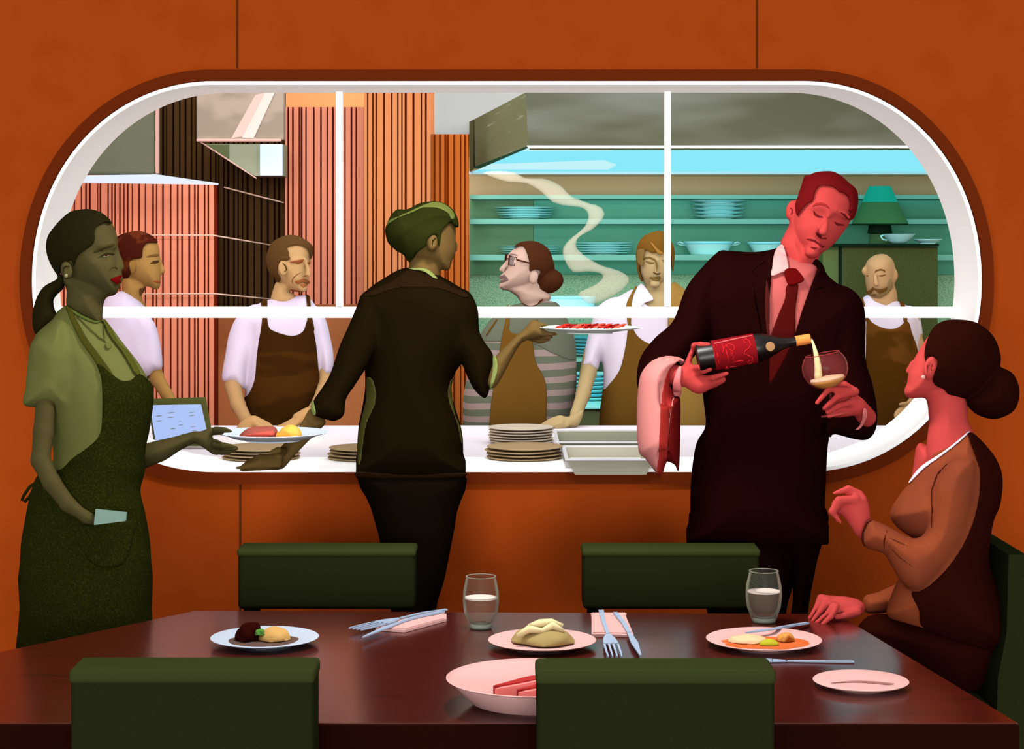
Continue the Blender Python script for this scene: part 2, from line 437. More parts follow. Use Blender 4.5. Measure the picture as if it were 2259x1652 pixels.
# left extractor hood
h = empty('extractor_hood', W(250, 385, 8.3), 'grey green extractor hood with a white light strip at the top left of the window', 'extractor hood')
MB().pbox(20, 120, 342, 384, 8.3, .12, .01).make('hood_body', mat('#7C806B', k=.5, speck='#8a8069', scale=30, aniso=(.3, 1, 6), thr=(.62, .7)), h)
MB().pbox(342.5, 224, 349, 383, 8.29, .03, .004).make('corner_strip', mat('#EBB9AE', k=.6), h)
q = [W(120, 388, 8.29), W(345, 384.5, 8.29), W(480, 404, 8.7), W(478, 408, 8.7), W(350, 402, 8.29), W(120, 402, 8.29)]
MB().prism(q, (0, .04, .0)).make('light_strip', mat('#EAF2FF', emit=1.0), h)
h = empty('serving_canopy', W(530, 310, 8.4), 'greige see-through canopy box with a pink lower edge, hanging in front of the dark slats', 'canopy')
MB().pbox(433, 190, 626, 309, 8.4, .07, .006).make('canopy_box', mat('#A39482', k=.62, speck='#B9A796', scale=2.2, thr=(.45, .5), aniso=(1, 1, 1.6)), h)
MB().pbox(433, 306, 620, 312.5, 8.385, .02, .004).make('edge_strip', mat('#EBB9AE', k=.6), h)
MB().tube([W(441, 312, 8.4), W(565, 393, 8.8)], .003).make('stay_rod', mat('#E8B8A8'), h)
for P, c, nm in (([(563, 210), (600, 200), (545, 300), (510, 305)], '#DDB8AE', 'slanted_stripe'), ([(585, 205), (606, 204), (560, 304), (534, 304)], '#EFCDC4', 'slanted_stripe')):
    MB().prism([W(u, v, 8.398 - (.002 if c[1] == 'E' else 0)) for u, v in P], (0, .0015, 0)).make(nm, mat(c, k=.75), h)  # paler slanted stripes across the box front
h = empty('wall_cupboard', W(540, 388, 8.75), 'grey green wall cupboard with a pale blue door below the canopy box', 'cupboard')
q = [(450, 318), (625, 318), (625, 388), (562, 388)]
MB().prism([W(u, v, 8.85) for u, v in q], (0, .2, 0)).make('body', mat('#7C806B'), h)
MB().prism([W(u, v, 8.845) for u, v in ((454, 319), (505, 319), (505, 350))], (0, .004, 0)).make('side_panel', mat('#4E5438'), h)
MB().pbox(573, 318, 623, 388, 8.83, .02, .004).make('door', mat('#AEC0DC'), h)
for i, (P, lb) in enumerate((([(262, 519, 8.85), (470, 519, 8.85), (600, 541, 9.05)], 'thin pale rail level with the left chef\'s hair'), ([(262, 649, 8.85), (475, 648, 8.85), (600, 660, 9.05)], 'thin pale reflection just above the window transom'), ([(494, 413, 9.05), (626, 447, 9.05)], 'thin pale reflection sloping across the dark slats under the cupboard'))):  # the pale rail is a glass reflection too, like the other two
    o = MB().tube([W(*p) for p in P], .0035).make('reflection', mat('#B99A88'), smooth=True); tag(o, lb, 'reflection')  # pale glass reflections given shape as thin tubes
# right extractor hood
h = empty('extractor_hood', W(1600, 325, 7.7), 'long olive grey extractor hood with a glowing aqua underside over the green shelves', 'extractor hood')
fd, bd = 7.7, 9.5
f = [W(1159, 204, fd), W(2300, 204, fd), W(2300, 321, fd), W(1166, 321, fd)]
b = [W(1035, 269, bd), W(2300, 269, bd), W(2300, 372, bd), W(1036, 372, bd)]
MB().add(f, [[0, 1, 2, 3], ]).add([p+Vector((0, .004, 0)) for p in f], [[3, 2, 1, 0]]).make('front_panel', mat('#696C56', k=.45, speck='#92968A', scale=1.6, thr=(.44, .56), aniso=(.35, 1, 1.9), rot=38), h)  # lighter diagonal bands paint a sheen into the metal's colour
hb = MB(); V = f+b; V = [p+Vector((0, .005, 0)) if i < 4 else p for i, p in enumerate(V)]
hb.add(V, [[0, 3, 7, 4], [0, 4, 5, 1], [4, 7, 6, 5], [1, 5, 6, 2]]); hb.make('side_panel', mat('#5D6248', speck='#7e8370', scale=6, thr=(.60, .68), aniso=(.2, .2, 6)), h)
MB().add([W(1036, 268, bd-.01), W(1045, 264, bd-.2), W(1045, 374, bd-.2), W(1036, 380, bd-.01)], [[0, 1, 2, 3]]).make('edge_strip', mat('#4C5038'), h)
MB().prism([W(1162, 321, fd-.01), W(2300, 321, fd-.01), W(2300, 327, fd-.01), W(1166, 327, fd-.01)], (0, .03, 0)).make('lip', mat('#D8DCF5'), h)
MB().tube([W(1168, 329, fd), W(2300, 329, fd)], .003).make('seam', mat('#3E3F22'), h)
MB().prism([W(1035, 378, bd), W(2300, 378, bd), W(2300, 385, bd), W(1035, 385, bd)], (0, -.03, 0)).make('rear_lip', mat('#D8DCF5'), h)
lt = bpy.data.materials.new('lit_aqua_glass'); lt.use_nodes = True; nt = lt.node_tree; bs = nt.nodes['Principled BSDF']
bs.inputs['Base Color'].default_value = (0, 0, 0, 1); bs.inputs['Specular IOR Level'].default_value = 0
tc = nt.nodes.new('ShaderNodeTexCoord'); mp = nt.nodes.new('ShaderNodeMapping'); mp.inputs['Scale'].default_value = (.9, .35, 1); mp.inputs['Rotation'].default_value = (0, 0, .9)
tx = nt.nodes.new('ShaderNodeTexVoronoi'); tx.inputs['Scale'].default_value = 1.7; rp = nt.nodes.new('ShaderNodeValToRGB')
nt.links.new(tc.outputs['Object'], mp.inputs['Vector']); nt.links.new(mp.outputs[0], tx.inputs['Vector']); nt.links.new(tx.outputs['Color'], rp.inputs[0]); nt.links.new(rp.outputs[0], bs.inputs['Emission Color'])
rp.color_ramp.interpolation = 'CONSTANT'; rp.color_ramp.elements[0].color = (*lin('#8EEFFF'), 1); rp.color_ramp.elements[1].color = (*lin('#C9F8FF'), 1); rp.color_ramp.elements[1].position = .62
e_ = rp.color_ramp.elements.new(.3); e_.color = (*lin('#62D3E6'), 1); e_ = rp.color_ramp.elements.new(.42); e_.color = (*lin('#8EEFFF'), 1)
bs.inputs['Emission Strength'].default_value = .95
MB().add([W(1166, 326, fd), W(2300, 326, fd), W(2300, 380, bd), W(1040, 380, bd)], [[0, 1, 2, 3]]).make('light_panel', lt, h)
# green shelf unit
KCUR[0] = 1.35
h = empty('shelf_unit', W(1560, z0v(9.3), 9.3), 'wide green kitchen shelving holding pale blue crockery under the extractor hood', 'shelving')
MB().pbox(1177, 432, 2290, 606, 9.4, .1).make('back_panel', mat('#5BA58C', speck='#57A088', scale=3), h)
MB().pbox(1036, 436, 1176.5, 606, 9.38, .1).make('back_panel', mat('#638E6B'), h)
MB().pbox(1036, 606.5, 2290, z0v(9.4)-1, 9.39, .1).make('lower_haze_panel', mat('#93B797', speck='#669C7B', scale=240, thr=(.52, .56)), h)  # paler stippled green paints haze over the lower shelving
SH = {}
for v0, v1, nm in ((430, 439, 't'), (483, 494, 'a'), (562, 574, 'b'), (790, 798, 'c')):
    MB().pbox(1037, v0, 2290, v1, 9.05, .32).make('shelf_board', mat('#84C9B4', k=.88), h); SH[nm] = W(0, v0, 9.05).z
# base counter along the back
h = empty('base_cabinet', W(1600, z0v(8.7), 8.7), 'long dark green base cabinet with an aqua worktop edge below the green shelves', 'cabinet')
MB().pbox(1040, 903, 1794, z0v(8.7)-1, 8.7, .33).make('body', mat('#4C5438'), h)
MB().pbox(1040, 896, 1794, 902.5, 8.68, .35, .003).make('worktop', mat('#7FD0CC'), h)
KCUR[0] = KL
# ================================================================== kitchen counter and what stands on it
cb = empty('serving_counter', (0, 6.7, 0), 'long white serving counter behind the oval window', 'counter')
MB().box(-1.95, 1.95, DW+WT+.008, 7.27, .92, .955, .004).make('worktop', mat('#FDF6FF'), cb)
MB().box(-1.9, 1.9, 6.15, 7.2, 0, .9195).make('counter_base', mat('#CFC6D2'), cb)
CZ = .9555
def pd(v, zz): return F*(HC-zz)/(v-HY)                        # distance at which height zz shows at pixel row v
def dish_prof(r, h, t=.004, rim=.62, base=.55):
    """half section of a plate: foot, underside, rim, inside well"""
    return [(r*base*.98, 0), (r*base, .0), (r*base, .003), (r*.97, h-t*.6), (r, h), (r*.985, h+t*.3), (r*rim, t+.004), (0.001, t+.004)]
def plate(name, loc, r, h, m, label, cat='plate', group=None, n=64, rim=.62, base=.55):
    mb = MB().lathe(dish_prof(r, h, rim=rim, base=base), (0, 0, 0), n=n)
    V = [Vector(p)+Vector(loc) for p in mb.v]
    o = mk(name, V, mb.f, m, None, True, loc=loc); autosmooth(o, 50)
    return tag(o, label, cat, group)
def dup(o, loc, label=None):
    c = o.copy(); C.objects.link(c); c.location = loc
    if label: c['label'] = label
    return c
def stack(uc, vbot, r_px, n, step, m, what, group, seed):
    d = pd(vbot, CZ); d += r_px*d/F*.55; r = r_px*d/F; x = (uc-CX)*d/F; rr = random.Random(seed); first = None
    for i in range(n):
        loc = (x+rr.uniform(-.004, .004), d+rr.uniform(-.003, .003), CZ+i*step)
        lb = '%s, %s' % (what, ('lowest' if i == 0 else 'topmost' if i == n-1 else '%s from the bottom' % ('second', 'third', 'fourth', 'fifth', 'sixth')[i-1]))
        if first is None: first = plate('dinner_plate', loc, r, step*.93, m, lb, 'plate', group, 48)
        else: dup(first, loc, lb)
m_tan = mat('#BCA27B'); m_lt = mat('#E0D2BF')
stack(577, 1026, 86, 5, .0100, m_tan, 'tan plate in the stack under the two waiters\' hands', 'plates stacked on the counter at the left', 3)
stack(800, 1026, 76, 5, .0100, m_tan, 'tan plate in the stack half hidden behind the dark jacket', 'plates stacked on the counter behind the jacket', 4)
stack(1155, 1026, 84, 5, .0105, m_tan, 'tan plate in the front stack between jacket and metal tray', 'plates stacked on the counter in the middle', 5)
stack(1150, 981, 72, 6, .0092, m_lt, 'pale cream plate in the stack behind the tan ones', 'pale plates stacked at the back of the counter', 6)
def tray(u0, u1, v0, v1, zz, hh, c, label, grp):
    d0, d1 = pd(v1, zz), pd(v0, zz); a = W(u0, v1, d0).x; b = W(u1, v1, d0).x
    e = empty('food_pan', ((a+b)/2, (d0+d1)/2, zz-hh), label, 'food pan', grp)
    rim = MB(); t = .012
    for q in ((a, b, d0, d0+t), (a, b, d1-t, d1), (a, a+t, d0+t, d1-t), (b-t, b, d0+t, d1-t)): rim.box(q[0], q[1], q[2], q[3], zz-.006, zz, .002)
    rim.make('rim', mat('#E6E6EA'), e)
    x0, x1, y0, y1 = a+t, b-t, d0+t, d1-t; s_ = .018; V = [(x0, y0, zz-.004), (x1, y0, zz-.004), (x1, y1, zz-.004), (x0, y1, zz-.004), (x0+s_, y0+s_, zz-hh), (x1-s_, y0+s_, zz-hh), (x1-s_, y1-s_, zz-hh), (x0+s_, y1-s_, zz-hh)]
    V2 = [(p[0]+(.002 if i % 4 in (1, 2) else -.002)*0, p[1], p[2]-.003) for i, p in enumerate(V)]
    mb = MB().add(V, [[0, 1, 5, 4], [1, 2, 6, 5], [2, 3, 7, 6], [3, 0, 4, 7], [4, 5, 6, 7]]).add(V2, [[0, 4, 5, 1], [1, 5, 6, 2], [2, 6, 7, 3], [3, 7, 4, 0], [4, 7, 6, 5]])
    mb.make('basin', mat(c), e)
tray(1226, 1440, 948, 974, CZ+.055, .052, '#A3A68F', 'rectangular metal food pan at the back edge of the counter', None)
tray(1246, 1450, 982, 1012, CZ+.05, .047, '#BDB8A4', 'rectangular metal food pan nearest the window ledge, beside the towel', None)
# tablet on its stand
t = empty('tablet', W(400, 972, 6.5), 'tablet with a pale blue order screen leaning on the counter behind the green aproned waitress', 'tablet')
def quad3(P): return [W(u, v, d) for u, v, d in P]
fr_ = quad3([(340, 984, 6.42), (470, 984, 6.42), (452, 882, 6.55), (326, 886, 6.55)])
MB().prism(fr_, (0, .02, .008)).make('frame', mat('#5A5C30'), t)
sc_ = quad3([(345, 975, 6.428), (463, 975, 6.428), (444, 890, 6.535), (331, 892, 6.535)])
sc_ = [p+Vector((0, -.007, -.003)) for p in sc_]
MB().prism(sc_, (0, .002, .001)).make('screen', mat('#B5CBFF', emit=.93), t)
for (a, b, c, d_) in ((340, 914, 360, 917), (366, 907, 387, 910), (368, 917, 386, 920), (342, 925, 360, 928), (414, 907, 430, 909), (416, 913, 431, 916), (392, 926, 402, 927.5), (392, 934, 406, 936.5), (418, 938, 433, 940), (374, 942, 390, 945), (421, 946, 435, 949), (398, 954, 410, 957)):
    def sp(u, v):
        k = (975-v)/85.; dd = 6.428+.107*k-.009; return W(u, v, dd)+Vector((0, 0, -.003))
    MB().prism([sp(a, (b+d_)/2+.8), sp((a+c)/2, d_), sp(c, (b+d_)/2-.8), sp((a+c)/2, b)], (0, .001, 0)).make('text_line', mat('#8E9CA6'), t)
MB().prism(quad3([(345, 950, 6.6), (440, 950, 6.6), (452, 957, 6.8), (348, 957, 6.8)]), (0, .006, .0)).make('stand', mat('#B9B2A8'), t)
# ================================================================== crockery on the shelves
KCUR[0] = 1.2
m_aq = mat('#98E8FA', k=1.5); m_aq2 = mat('#74CFE6', k=1.3)
def on_shelf(uc, vb, d): return Vector(((uc-CX)*d/F, d, HC-(vb-HY)*d/F))
def shelf_z(k): return SH[k]+.0008
def pile(uc, d, zb, r_px, hpx, n, what, group, flare=1.35, alt=False):
    r = r_px*d/F; step = hpx*d/F/n
    for i in range(n):
        k = .86+.14*(i/(n-1)) if n > 1 else 1
        loc = ((uc-CX)*d/F, d, zb+i*step)
        plate('shelf_plate', loc, r*k, step*.82, m_aq if (i % 2 == 0 or not alt) else m_aq2, '%s, %s' % (what, 'lowest' if i == 0 else 'topmost' if i == n-1 else ('second', 'third', 'fourth', 'fifth', 'sixth', 'seventh')[i-1]+' from the bottom'), 'plate', group, 32)
DS = 9.2
pile(1158, DS, SH['a']+.0008, 69, 27, 5, 'pale blue plate on the upper shelf, stack beside the slatted column', 'blue plates on the upper shelf, left stack')
pile(1170, DS, SH['b']+.0008, 72, 20, 4, 'pale blue plate on the lower shelf behind the bespectacled cook', 'blue plates on the lower shelf, left stack')
pile(1331, DS, SH['b']+.0008, 71, 27, 5, 'pale blue plate on the lower shelf beside the steam', 'blue plates on the lower shelf, middle stack')
pile(1585, DS, SH['a']+.0008, 66, 43, 5, 'pale blue plate on the upper shelf right of the window bar', 'blue plates on the upper shelf, right stack')
def bowl(name, uc, zb, d, rt, rb, h_px, label, handles=False, cat='bowl'):
    R1, R0, hh = rt*d/F, rb*d/F, h_px*d/F; x = (uc-CX)*d/F
    e = empty(name, (x, d, zb), label, cat)
    o = MB().lathe([(R0, 0), (R0*1.02, .003), (R1, hh), (R1*.96, hh), (R0*.9, .008), (.001, .008)], (x, d, zb), n=40).make('bowl_body', m_aq, e); autosmooth(o, 50)
    if handles:
        for s_ in (-1, 1):
            MB().tube([(x+s_*R1*.93, d, zb+hh*.78), (x+s_*(R1+.018), d-.012, zb+hh*.95), (x+s_*(R1+.030), d, zb+hh*.86), (x+s_*(R1+.018), d+.012, zb+hh*.75), (x+s_*R1*.9, d+.012, zb+hh*.7)], .004).make('handle', m_aq, e, True)
    MB().lathe([(R1*1.005, hh*.82), (R1*1.02, hh*.86), (R1*1.005, hh*.9)], (x, d, zb), n=40).make('band', m_aq2, e, True)
bowl('casserole_dish', 1563, SH['b']+.0008, 9.2, 55, 40, 29, 'pale blue casserole dish with two handles left of the man\'s head', True, 'dish')
bowl('serving_bowl', 1692, SH['b']+.0008, 9.2, 44, 26, 28, 'pale blue serving bowl partly hidden by the leaning man\'s face')
pile(1300, 9.25, SH['c']+.0008, 60, 44, 6, 'pale blue plate stacked under the shelves between two cooks', 'blue plates under the shelves', alt=True)
pile(1305, 9.0, W(0, 895.5, 8.68).z, 44, 62, 7, 'pale blue plate stacked on the base cabinet beside the blond cook', 'blue plates on the base cabinet', alt=True)
bowl('storage_dish', 1262, W(0, 678.5, 8.8).z+.0008, 8.95, 52, 48, 22, 'pale blue dish on the ledge behind the bespectacled cook\'s bun')
e = empty('ledge', W(1262, 684, 8.9), 'short pale ledge carrying the blue dish behind the cook\'s bun', 'ledge')
MB().pbox(1180, 678.5, 1330, 690, 8.8, .28).make('ledge_board', mat('#D9DAF2'), e)
# tall cabinet, table lamp, cup and saucer
cz = W(0, 543, 8.55).z
KCUR[0] = .9
e = empty('tall_cabinet', W(1962, z0v(8.5), 8.6), 'dark olive tall cabinet under the lamp, behind the bald cook', 'cabinet')
MB().pbox(1857, 544, 2069, 894, 8.6, .45, .004).make('body', mat('#484F2B', speck='#62704A', scale=220, thr=(.60, .66)), e)
MB().pbox(1815, 544, 1851.5, 894, 8.62, .4, .004).make('side_section', mat('#5F7142'), e)
MB().pbox(1810, 537.5, 2072, 543.6, 8.57, .5, .003).make('cabinet_top', mat('#14261A'), e)
MB().pbox(1851.6, 544, 1856.6, 894, 8.6, .4).make('corner_post', mat('#14261A'), e)
MB().pbox(1812, 901.5, 2120, z0v(8.62)-1, 8.62, .42).make('plinth', mat('#4C5438'), e)
MB().pbox(1812, 894.5, 2120, 901, 8.60, .42).make('worktop_edge', mat('#7FD0CC'), e)
tz = W(0, 537.5, 8.57).z+.0008; dl = 8.84
e = empty('table_lamp', (W(1941, 0, dl).x, dl, tz), 'table lamp with a green cone shade standing on the dark cabinet, unlit', 'lamp')
lx = W(1941, 0, dl).x; pz = lambda v: HC-(v-HY)*dl/F; pr = lambda r: r*dl/F
o = MB().lathe([(pr(61), pz(494)), (pr(61), pz(491)), (pr(39), pz(446.5)), (pr(37), pz(446.5)), (pr(57), pz(494))], (lx, dl, 0), n=48, close=True).make('lamp_shade', mat('#47784B'), e); autosmooth(o)
o = MB().lathe([(pr(39.2), pz(446.2)), (pr(24), pz(411)), (pr(20), pz(411)), (pr(36), pz(446.2))], (lx, dl, 0), n=48, close=True).make('shade_top', mat('#22B295'), e); autosmooth(o)
o = MB().lathe([(pr(62), pz(496)), (pr(62), pz(493.5)), (pr(58), pz(493.5)), (pr(58), pz(496))], (lx, dl, 0), n=48, close=True).make('shade_rim', mat('#14351F'), e)
o = MB().lathe([(pr(14), pz(517)), (pr(27), pz(515)), (pr(24), pz(497)), (pr(6), pz(494)), (pr(4), pz(470))], (lx, dl, 0), n=40).make('lamp_neck', mat('#182F20'), e); autosmooth(o)
o = MB().lathe([(pr(26), tz), (pr(24), tz+.01), (pr(23), pz(516.5)), (pr(10), pz(516))], (lx, dl, 0), n=40).make('lamp_base', mat('#4D7248'), e); autosmooth(o)
d_ = 8.65
e = empty('cup', (W(1983, 0, d_).x, d_, tz), 'pale blue cup standing in front of the lamp on the dark cabinet', 'cup')
cx_ = W(1983, 0, d_).x; q = d_/F
o = MB().lathe([(14*q, 0), (22*q, 5*q), (36*q, 21*q), (34*q, 21*q), (18*q, 6*q), (.001, 5*q)], (cx_, d_, tz), n=40).make('cup_body', m_aq, e); autosmooth(o)
MB().tube([(cx_-34*q, d_, tz+18*q), (cx_-40*q, d_, tz+17*q), (cx_-36*q, d_, tz+9*q), (cx_-26*q, d_, tz+7*q)], .004).make('handle', m_aq, e, True)
plate('small_plate', (W(2046, 0, 8.68).x, 8.68, tz), 32*q, 9*q, m_aq, 'small pale blue plate right of the cup on the dark cabinet', n=40)
KCUR[0] = KL
# ================================================================== dining table
TZ = .75
dB, dN = 4.68, 3.585
cor = [(-.762, dB), (.775, dB-.04), (.93, dN), (-1.56, dN)]
def tpoly(P, z0, z1): return [Vector((x, y, z0)) for x, y in P], (0, 0, z1-z0)
e = empty('dining_table', (0, 4.1, 0), 'large dark red polished dining table laid with plates in the foreground', 'table')
m_table = mat('#4E1308', rough=.2, spec=.62, k=.68, name='polished_red_wood', speck='#3C0E06', scale=3.2, aniso=(1, 14, 1), thr=(.55, .75))
a, b = tpoly(cor, TZ-.03, TZ); MB().prism(a, b).make('tabletop', m_table, e)
ins = [(-.70, dB-.10), (.70, dB-.14), (.82, dN+.07), (-1.42, dN+.07)]
a, b = tpoly(ins, TZ-.11, TZ-.0305); MB().prism(a, b).make('apron_rail', mat('#2A0A05'), e)
m_edge = mat('#210A05')
MB().box(-1.56, .93, dN-.012, dN-.0005, TZ-.075, TZ-.002, .002).make('edge_band', m_edge, e)
for x, y in ((-.62, dB-.19), (.62, dB-.22), (.74, dN+.16), (-1.30, dN+.16)):
    MB().box(x-.035, x+.035, y-.035, y+.035, 0, TZ-.1105, .006).make('leg', mat('#2A0A05'), e)
def on_table(u, v): d = pd(v, TZ); return Vector(((u-CX)*d/F, d, TZ+.0006))
# chairs
def chair(u0, u1, vtop, vbot, d, label, far):
    m = mat('#232713', speck='#272C16', scale=120, thr=(.62, .7), k=.56); a = W(u0, vtop, d); b = W(u1, vtop, d); x0, x1 = a.x, b.x; zt = a.z; zb = W(0, vbot, d).z
    e = empty('dining_chair', ((x0+x1)/2, d, 0), label, 'chair', 'dark green upholstered chairs at the table')
    s_ = 1 if far else -1                                     # far chairs face the camera: seat towards the table
    y0, y1 = d, d+.10
    MB().box(x0, x1, y0, y1, zb, zt, .012, 4).make('backrest', m, e, True); o = e.children[-1]; autosmooth(o, 60)
    hb = .018 if far else .024
    o = MB().box(x0-.002, x1+.002, y0-.003, y1+.003, zt-hb, zt+.003, .008, 3).make('lit_top_band', mat('#363C1E', k=.62), e, True); autosmooth(o, 60); tag(o, 'lighter green painted light along the top')  # lighter strip paints the light falling on the chair's top edge
    ys = (y0-.40, y0) if far else (y1, y1+.40)
    if far: MB().box(x0+.01, x1-.01, y0-.42, y0-.003, .42, .50, .025, 4).make('seat', m, e, True)
    else: MB().box(x0+.01, x1-.01, y1+.003, y1+.42, .42, .50, .025, 4).make('seat', m, e, True)
    autosmooth([c for c in C.objects if c.parent == e][-1], 60)
    dk = mat('#14160B'); yb = (y0+.012, y1-.012)
    for xx in (x0+.03, x1-.03):
        MB().box(xx-.017, xx+.017, yb[0], yb[1], 0, zb+.01 if zb > .5 else .43, .005).make('leg', dk, e)
        yf = y0-.37 if far else y1+.33
        MB().box(xx-.017, xx+.017, yf, yf+.034, 0, .425, .005).make('leg', dk, e)
    return e
chair(524, 916, 1213, 1345, 4.90, 'dark green chair across the table, in front of the waiter in the beret', True)
chair(1286, 1676, 1213, 1345, 4.90, 'dark green chair across the table, in front of the sommelier', True)
chair(154, 692, 1479, 1900, 3.43, 'dark green chair at the near left of the table, back to the viewer', False)
chair(1184, 1710, 1481, 1900, 3.43, 'dark green chair at the near right of the table, back to the viewer', False)
# ------------------------------------------------------------------ plates and food on the table
def tplate(u, v, r_px, h_px, c, label, rim=.7, base=.5, name='dinner_plate', cat='plate'):
    d = pd(v, TZ); r = r_px*d/F
    d = pd(v, TZ+h_px)
    loc = Vector(((u-CX)*d/F, d, TZ+.0006)); r = r_px*d/F
    return plate(name, loc, r, h_px, mat(c, k=.56), label, cat, None, 96, rim, base), loc, r
m_bl = '#D3DFF1'; m_pk = '#FDC4BE'
_, p1, r1 = tplate(584, 1405, 119, .016, m_bl, 'bluish white plate with dark meat and orange mash at the left of the table')
_, p2, r2 = tplate(1196, 1411, 119, .016, m_pk, 'pink plate with a mound of mashed potato in the middle of the table')
_, p3, r3 = tplate(1685, 1409, 127, .016, m_pk, 'pink plate with fish, sauce and lime under a resting knife', .74)
_, p4, r4 = tplate(1899, 1501, 105, .012, m_pk, 'small empty pink plate with a grey smear near the seated woman', .6)
_, p5, r5 = tplate(1178, 1494, 194, .052, m_pk, 'wide pink bowl of sliced pink meat partly behind the near right chair', .72, .42, 'shallow_bowl', 'bowl')
def blob(name, loc, size, m, label, cat, seed=0, rough_=.12, n=24, group=None, flat=True):
    bm = bmesh.new(); bmesh.ops.create_icosphere(bm, subdivisions=4, radius=1); r = random.Random(seed); ph = [r.uniform(0, 6) for _ in range(6)]
    for v in bm.verts:
        c = v.co; k = 1+rough_*(math.sin(3*c.x+ph[0])*math.cos(2.3*c.y+ph[1])+.5*math.sin(6*c.x+ph[2])*math.sin(5*c.z+ph[3])+.3*math.sin(9*c.y+ph[4]))
        p = c*k
        if flat and p.z < 0: p.z *= .05
        v.co = Vector((loc[0]+p.x*size[0], loc[1]+p.y*size[1], loc[2]+p.z*size[2]+ (size[2]*.06 if flat else 0)))
    bm.verts.index_update(); V = [v.co[:] for v in bm.verts]; Fs = [[v.index for v in f.verts] for f in bm.faces]; bm.free()
    return tag(mk(name, V, Fs, m, None, True, loc=loc), label, cat, group)
def puddle(name, P, loc, h, m, label, cat, group=None):
    P = smooth_poly(P, 4); V = [Vector((loc[0]+x, loc[1]+y, loc[2])) for x, y in P]
    n = len(V); cx_ = sum((v.x for v in V))/n; cy_ = sum((v.y for v in V))/n
    top = [Vector((cx_+(v.x-cx_)*.94, cy_+(v.y-cy_)*.94, loc[2]+h)) for v in V]
    return tag(mk(name, V+top, [list(range(n))]+[[i, (i+1) % n, n+(i+1) % n, n+i] for i in range(n)]+[[n+i for i in range(n)]], m, None, False, loc=loc), label, cat, group)
PZ = lambda loc: loc[2]+.0085
def el(rx, ry, ox=0, oy=0, n=14, wob=.08, seed=1):
    r = random.Random(seed); return [(ox+rx*math.cos(6.283*i/n)*(1+r.uniform(-wob, wob)), oy+ry*math.sin(6.283*i/n)*(1+r.uniform(-wob, wob))) for i in range(n)]
q = 4.4/F
puddle('gravy', el(.078, .066, -.002, -.004), (p1.x, p1.y, PZ(p1)), .0015, mat('#6E554C'), 'thin brown gravy spread on the bluish plate', 'sauce')
blob('braised_meat', (p1.x-.036, p1.y, PZ(p1)+.002), (.028, .032, .036), mat('#300C08'), 'dark braised meat lump on the bluish plate', 'meat', 2)
blob('orange_mash', (p1.x+.022, p1.y-.002, PZ(p1)+.002), (.034, .034, .027), mat('#DFAD66'), 'mound of orange mash beside the dark meat', 'mash', 3, .06)
blob('herb_sprig', (p1.x-.008, p1.y-.018, PZ(p1)+.016), (.013, .012, .010), mat('#5F9A43'), 'green herb garnish between meat and orange mash', 'herb', 4, .25)
blob('mashed_potato', (p2.x+.002, p2.y, PZ(p2)+.002), (.068, .055, .030), mat('#B59D66'), 'olive tan mound of mashed potato on the pink plate', 'mash', 5, .10)
ob = MB()
ob.tube([(p2.x-.055, p2.y-.035, PZ(p2)+.022), (p2.x-.03, p2.y-.03, PZ(p2)+.036), (p2.x, p2.y-.028, PZ(p2)+.032), (p2.x+.022, p2.y-.02, PZ(p2)+.042), (p2.x+.046, p2.y-.02, PZ(p2)+.030)], [.005, .009, .006, .009, .005])
ob.tube([(p2.x-.03, p2.y-.005, PZ(p2)+.036), (p2.x-.005, p2.y, PZ(p2)+.042), (p2.x+.02, p2.y+.002, PZ(p2)+.045), (p2.x+.045, p2.y, PZ(p2)+.036)], [.006, .010, .008, .006])
ob.make('butter_swirl', mat('#F6E3AB'), None, True, loc=(p2.x, p2.y, PZ(p2)+.03)); tag(bpy.data.objects['butter_swirl'], 'pale yellow swirl of butter on top of the mashed potato', 'butter')
puddle('orange_sauce', el(.098, .066, 0, -.012, 16, .12, 5), (p3.x, p3.y, PZ(p3)), .0015, mat('#E9713A'), 'orange sauce spread under the fish fillet', 'sauce')
blob('fish_fillet', (p3.x-.035, p3.y-.002, PZ(p3)+.002), (.045, .032, .013), mat('#F6D0A0'), 'pale cream fish fillet on the plate with the resting knife', 'fish', 7, .08)
blob('lime_wedge', (p3.x+.006, p3.y-.042, PZ(p3)+.002), (.022, .013, .012), mat('#C2BE33'), 'lime wedge beside the fish fillet', 'lime', 8, .05)
blob('bread_roll', (p3.x+.048, p3.y+.004, PZ(p3)+.002), (.020, .020, .017), mat('#E29B52', speck='#9A4D17', scale=22), 'small browned potato on the right of the fish plate', 'potato', 9, .06)
puddle('sauce_smear', [(-.07, -.012), (-.02, .008), (.02, .006), (.06, -.012), (.068, -.024), (.055, -.030), (.02, -.012), (-.02, -.004)], (p4.x, p4.y, PZ(p4)), .0008, mat('#AE7A72'), 'thin grey brown smear on the small empty pink plate', 'sauce')
puddle('meat_juice', el(.085, .060, -.005, -.01, 14, .06, 6), (p5.x, p5.y, PZ(p5)), .006, mat('#85561A'), 'brown juice under the sliced meat in the wide bowl', 'sauce')
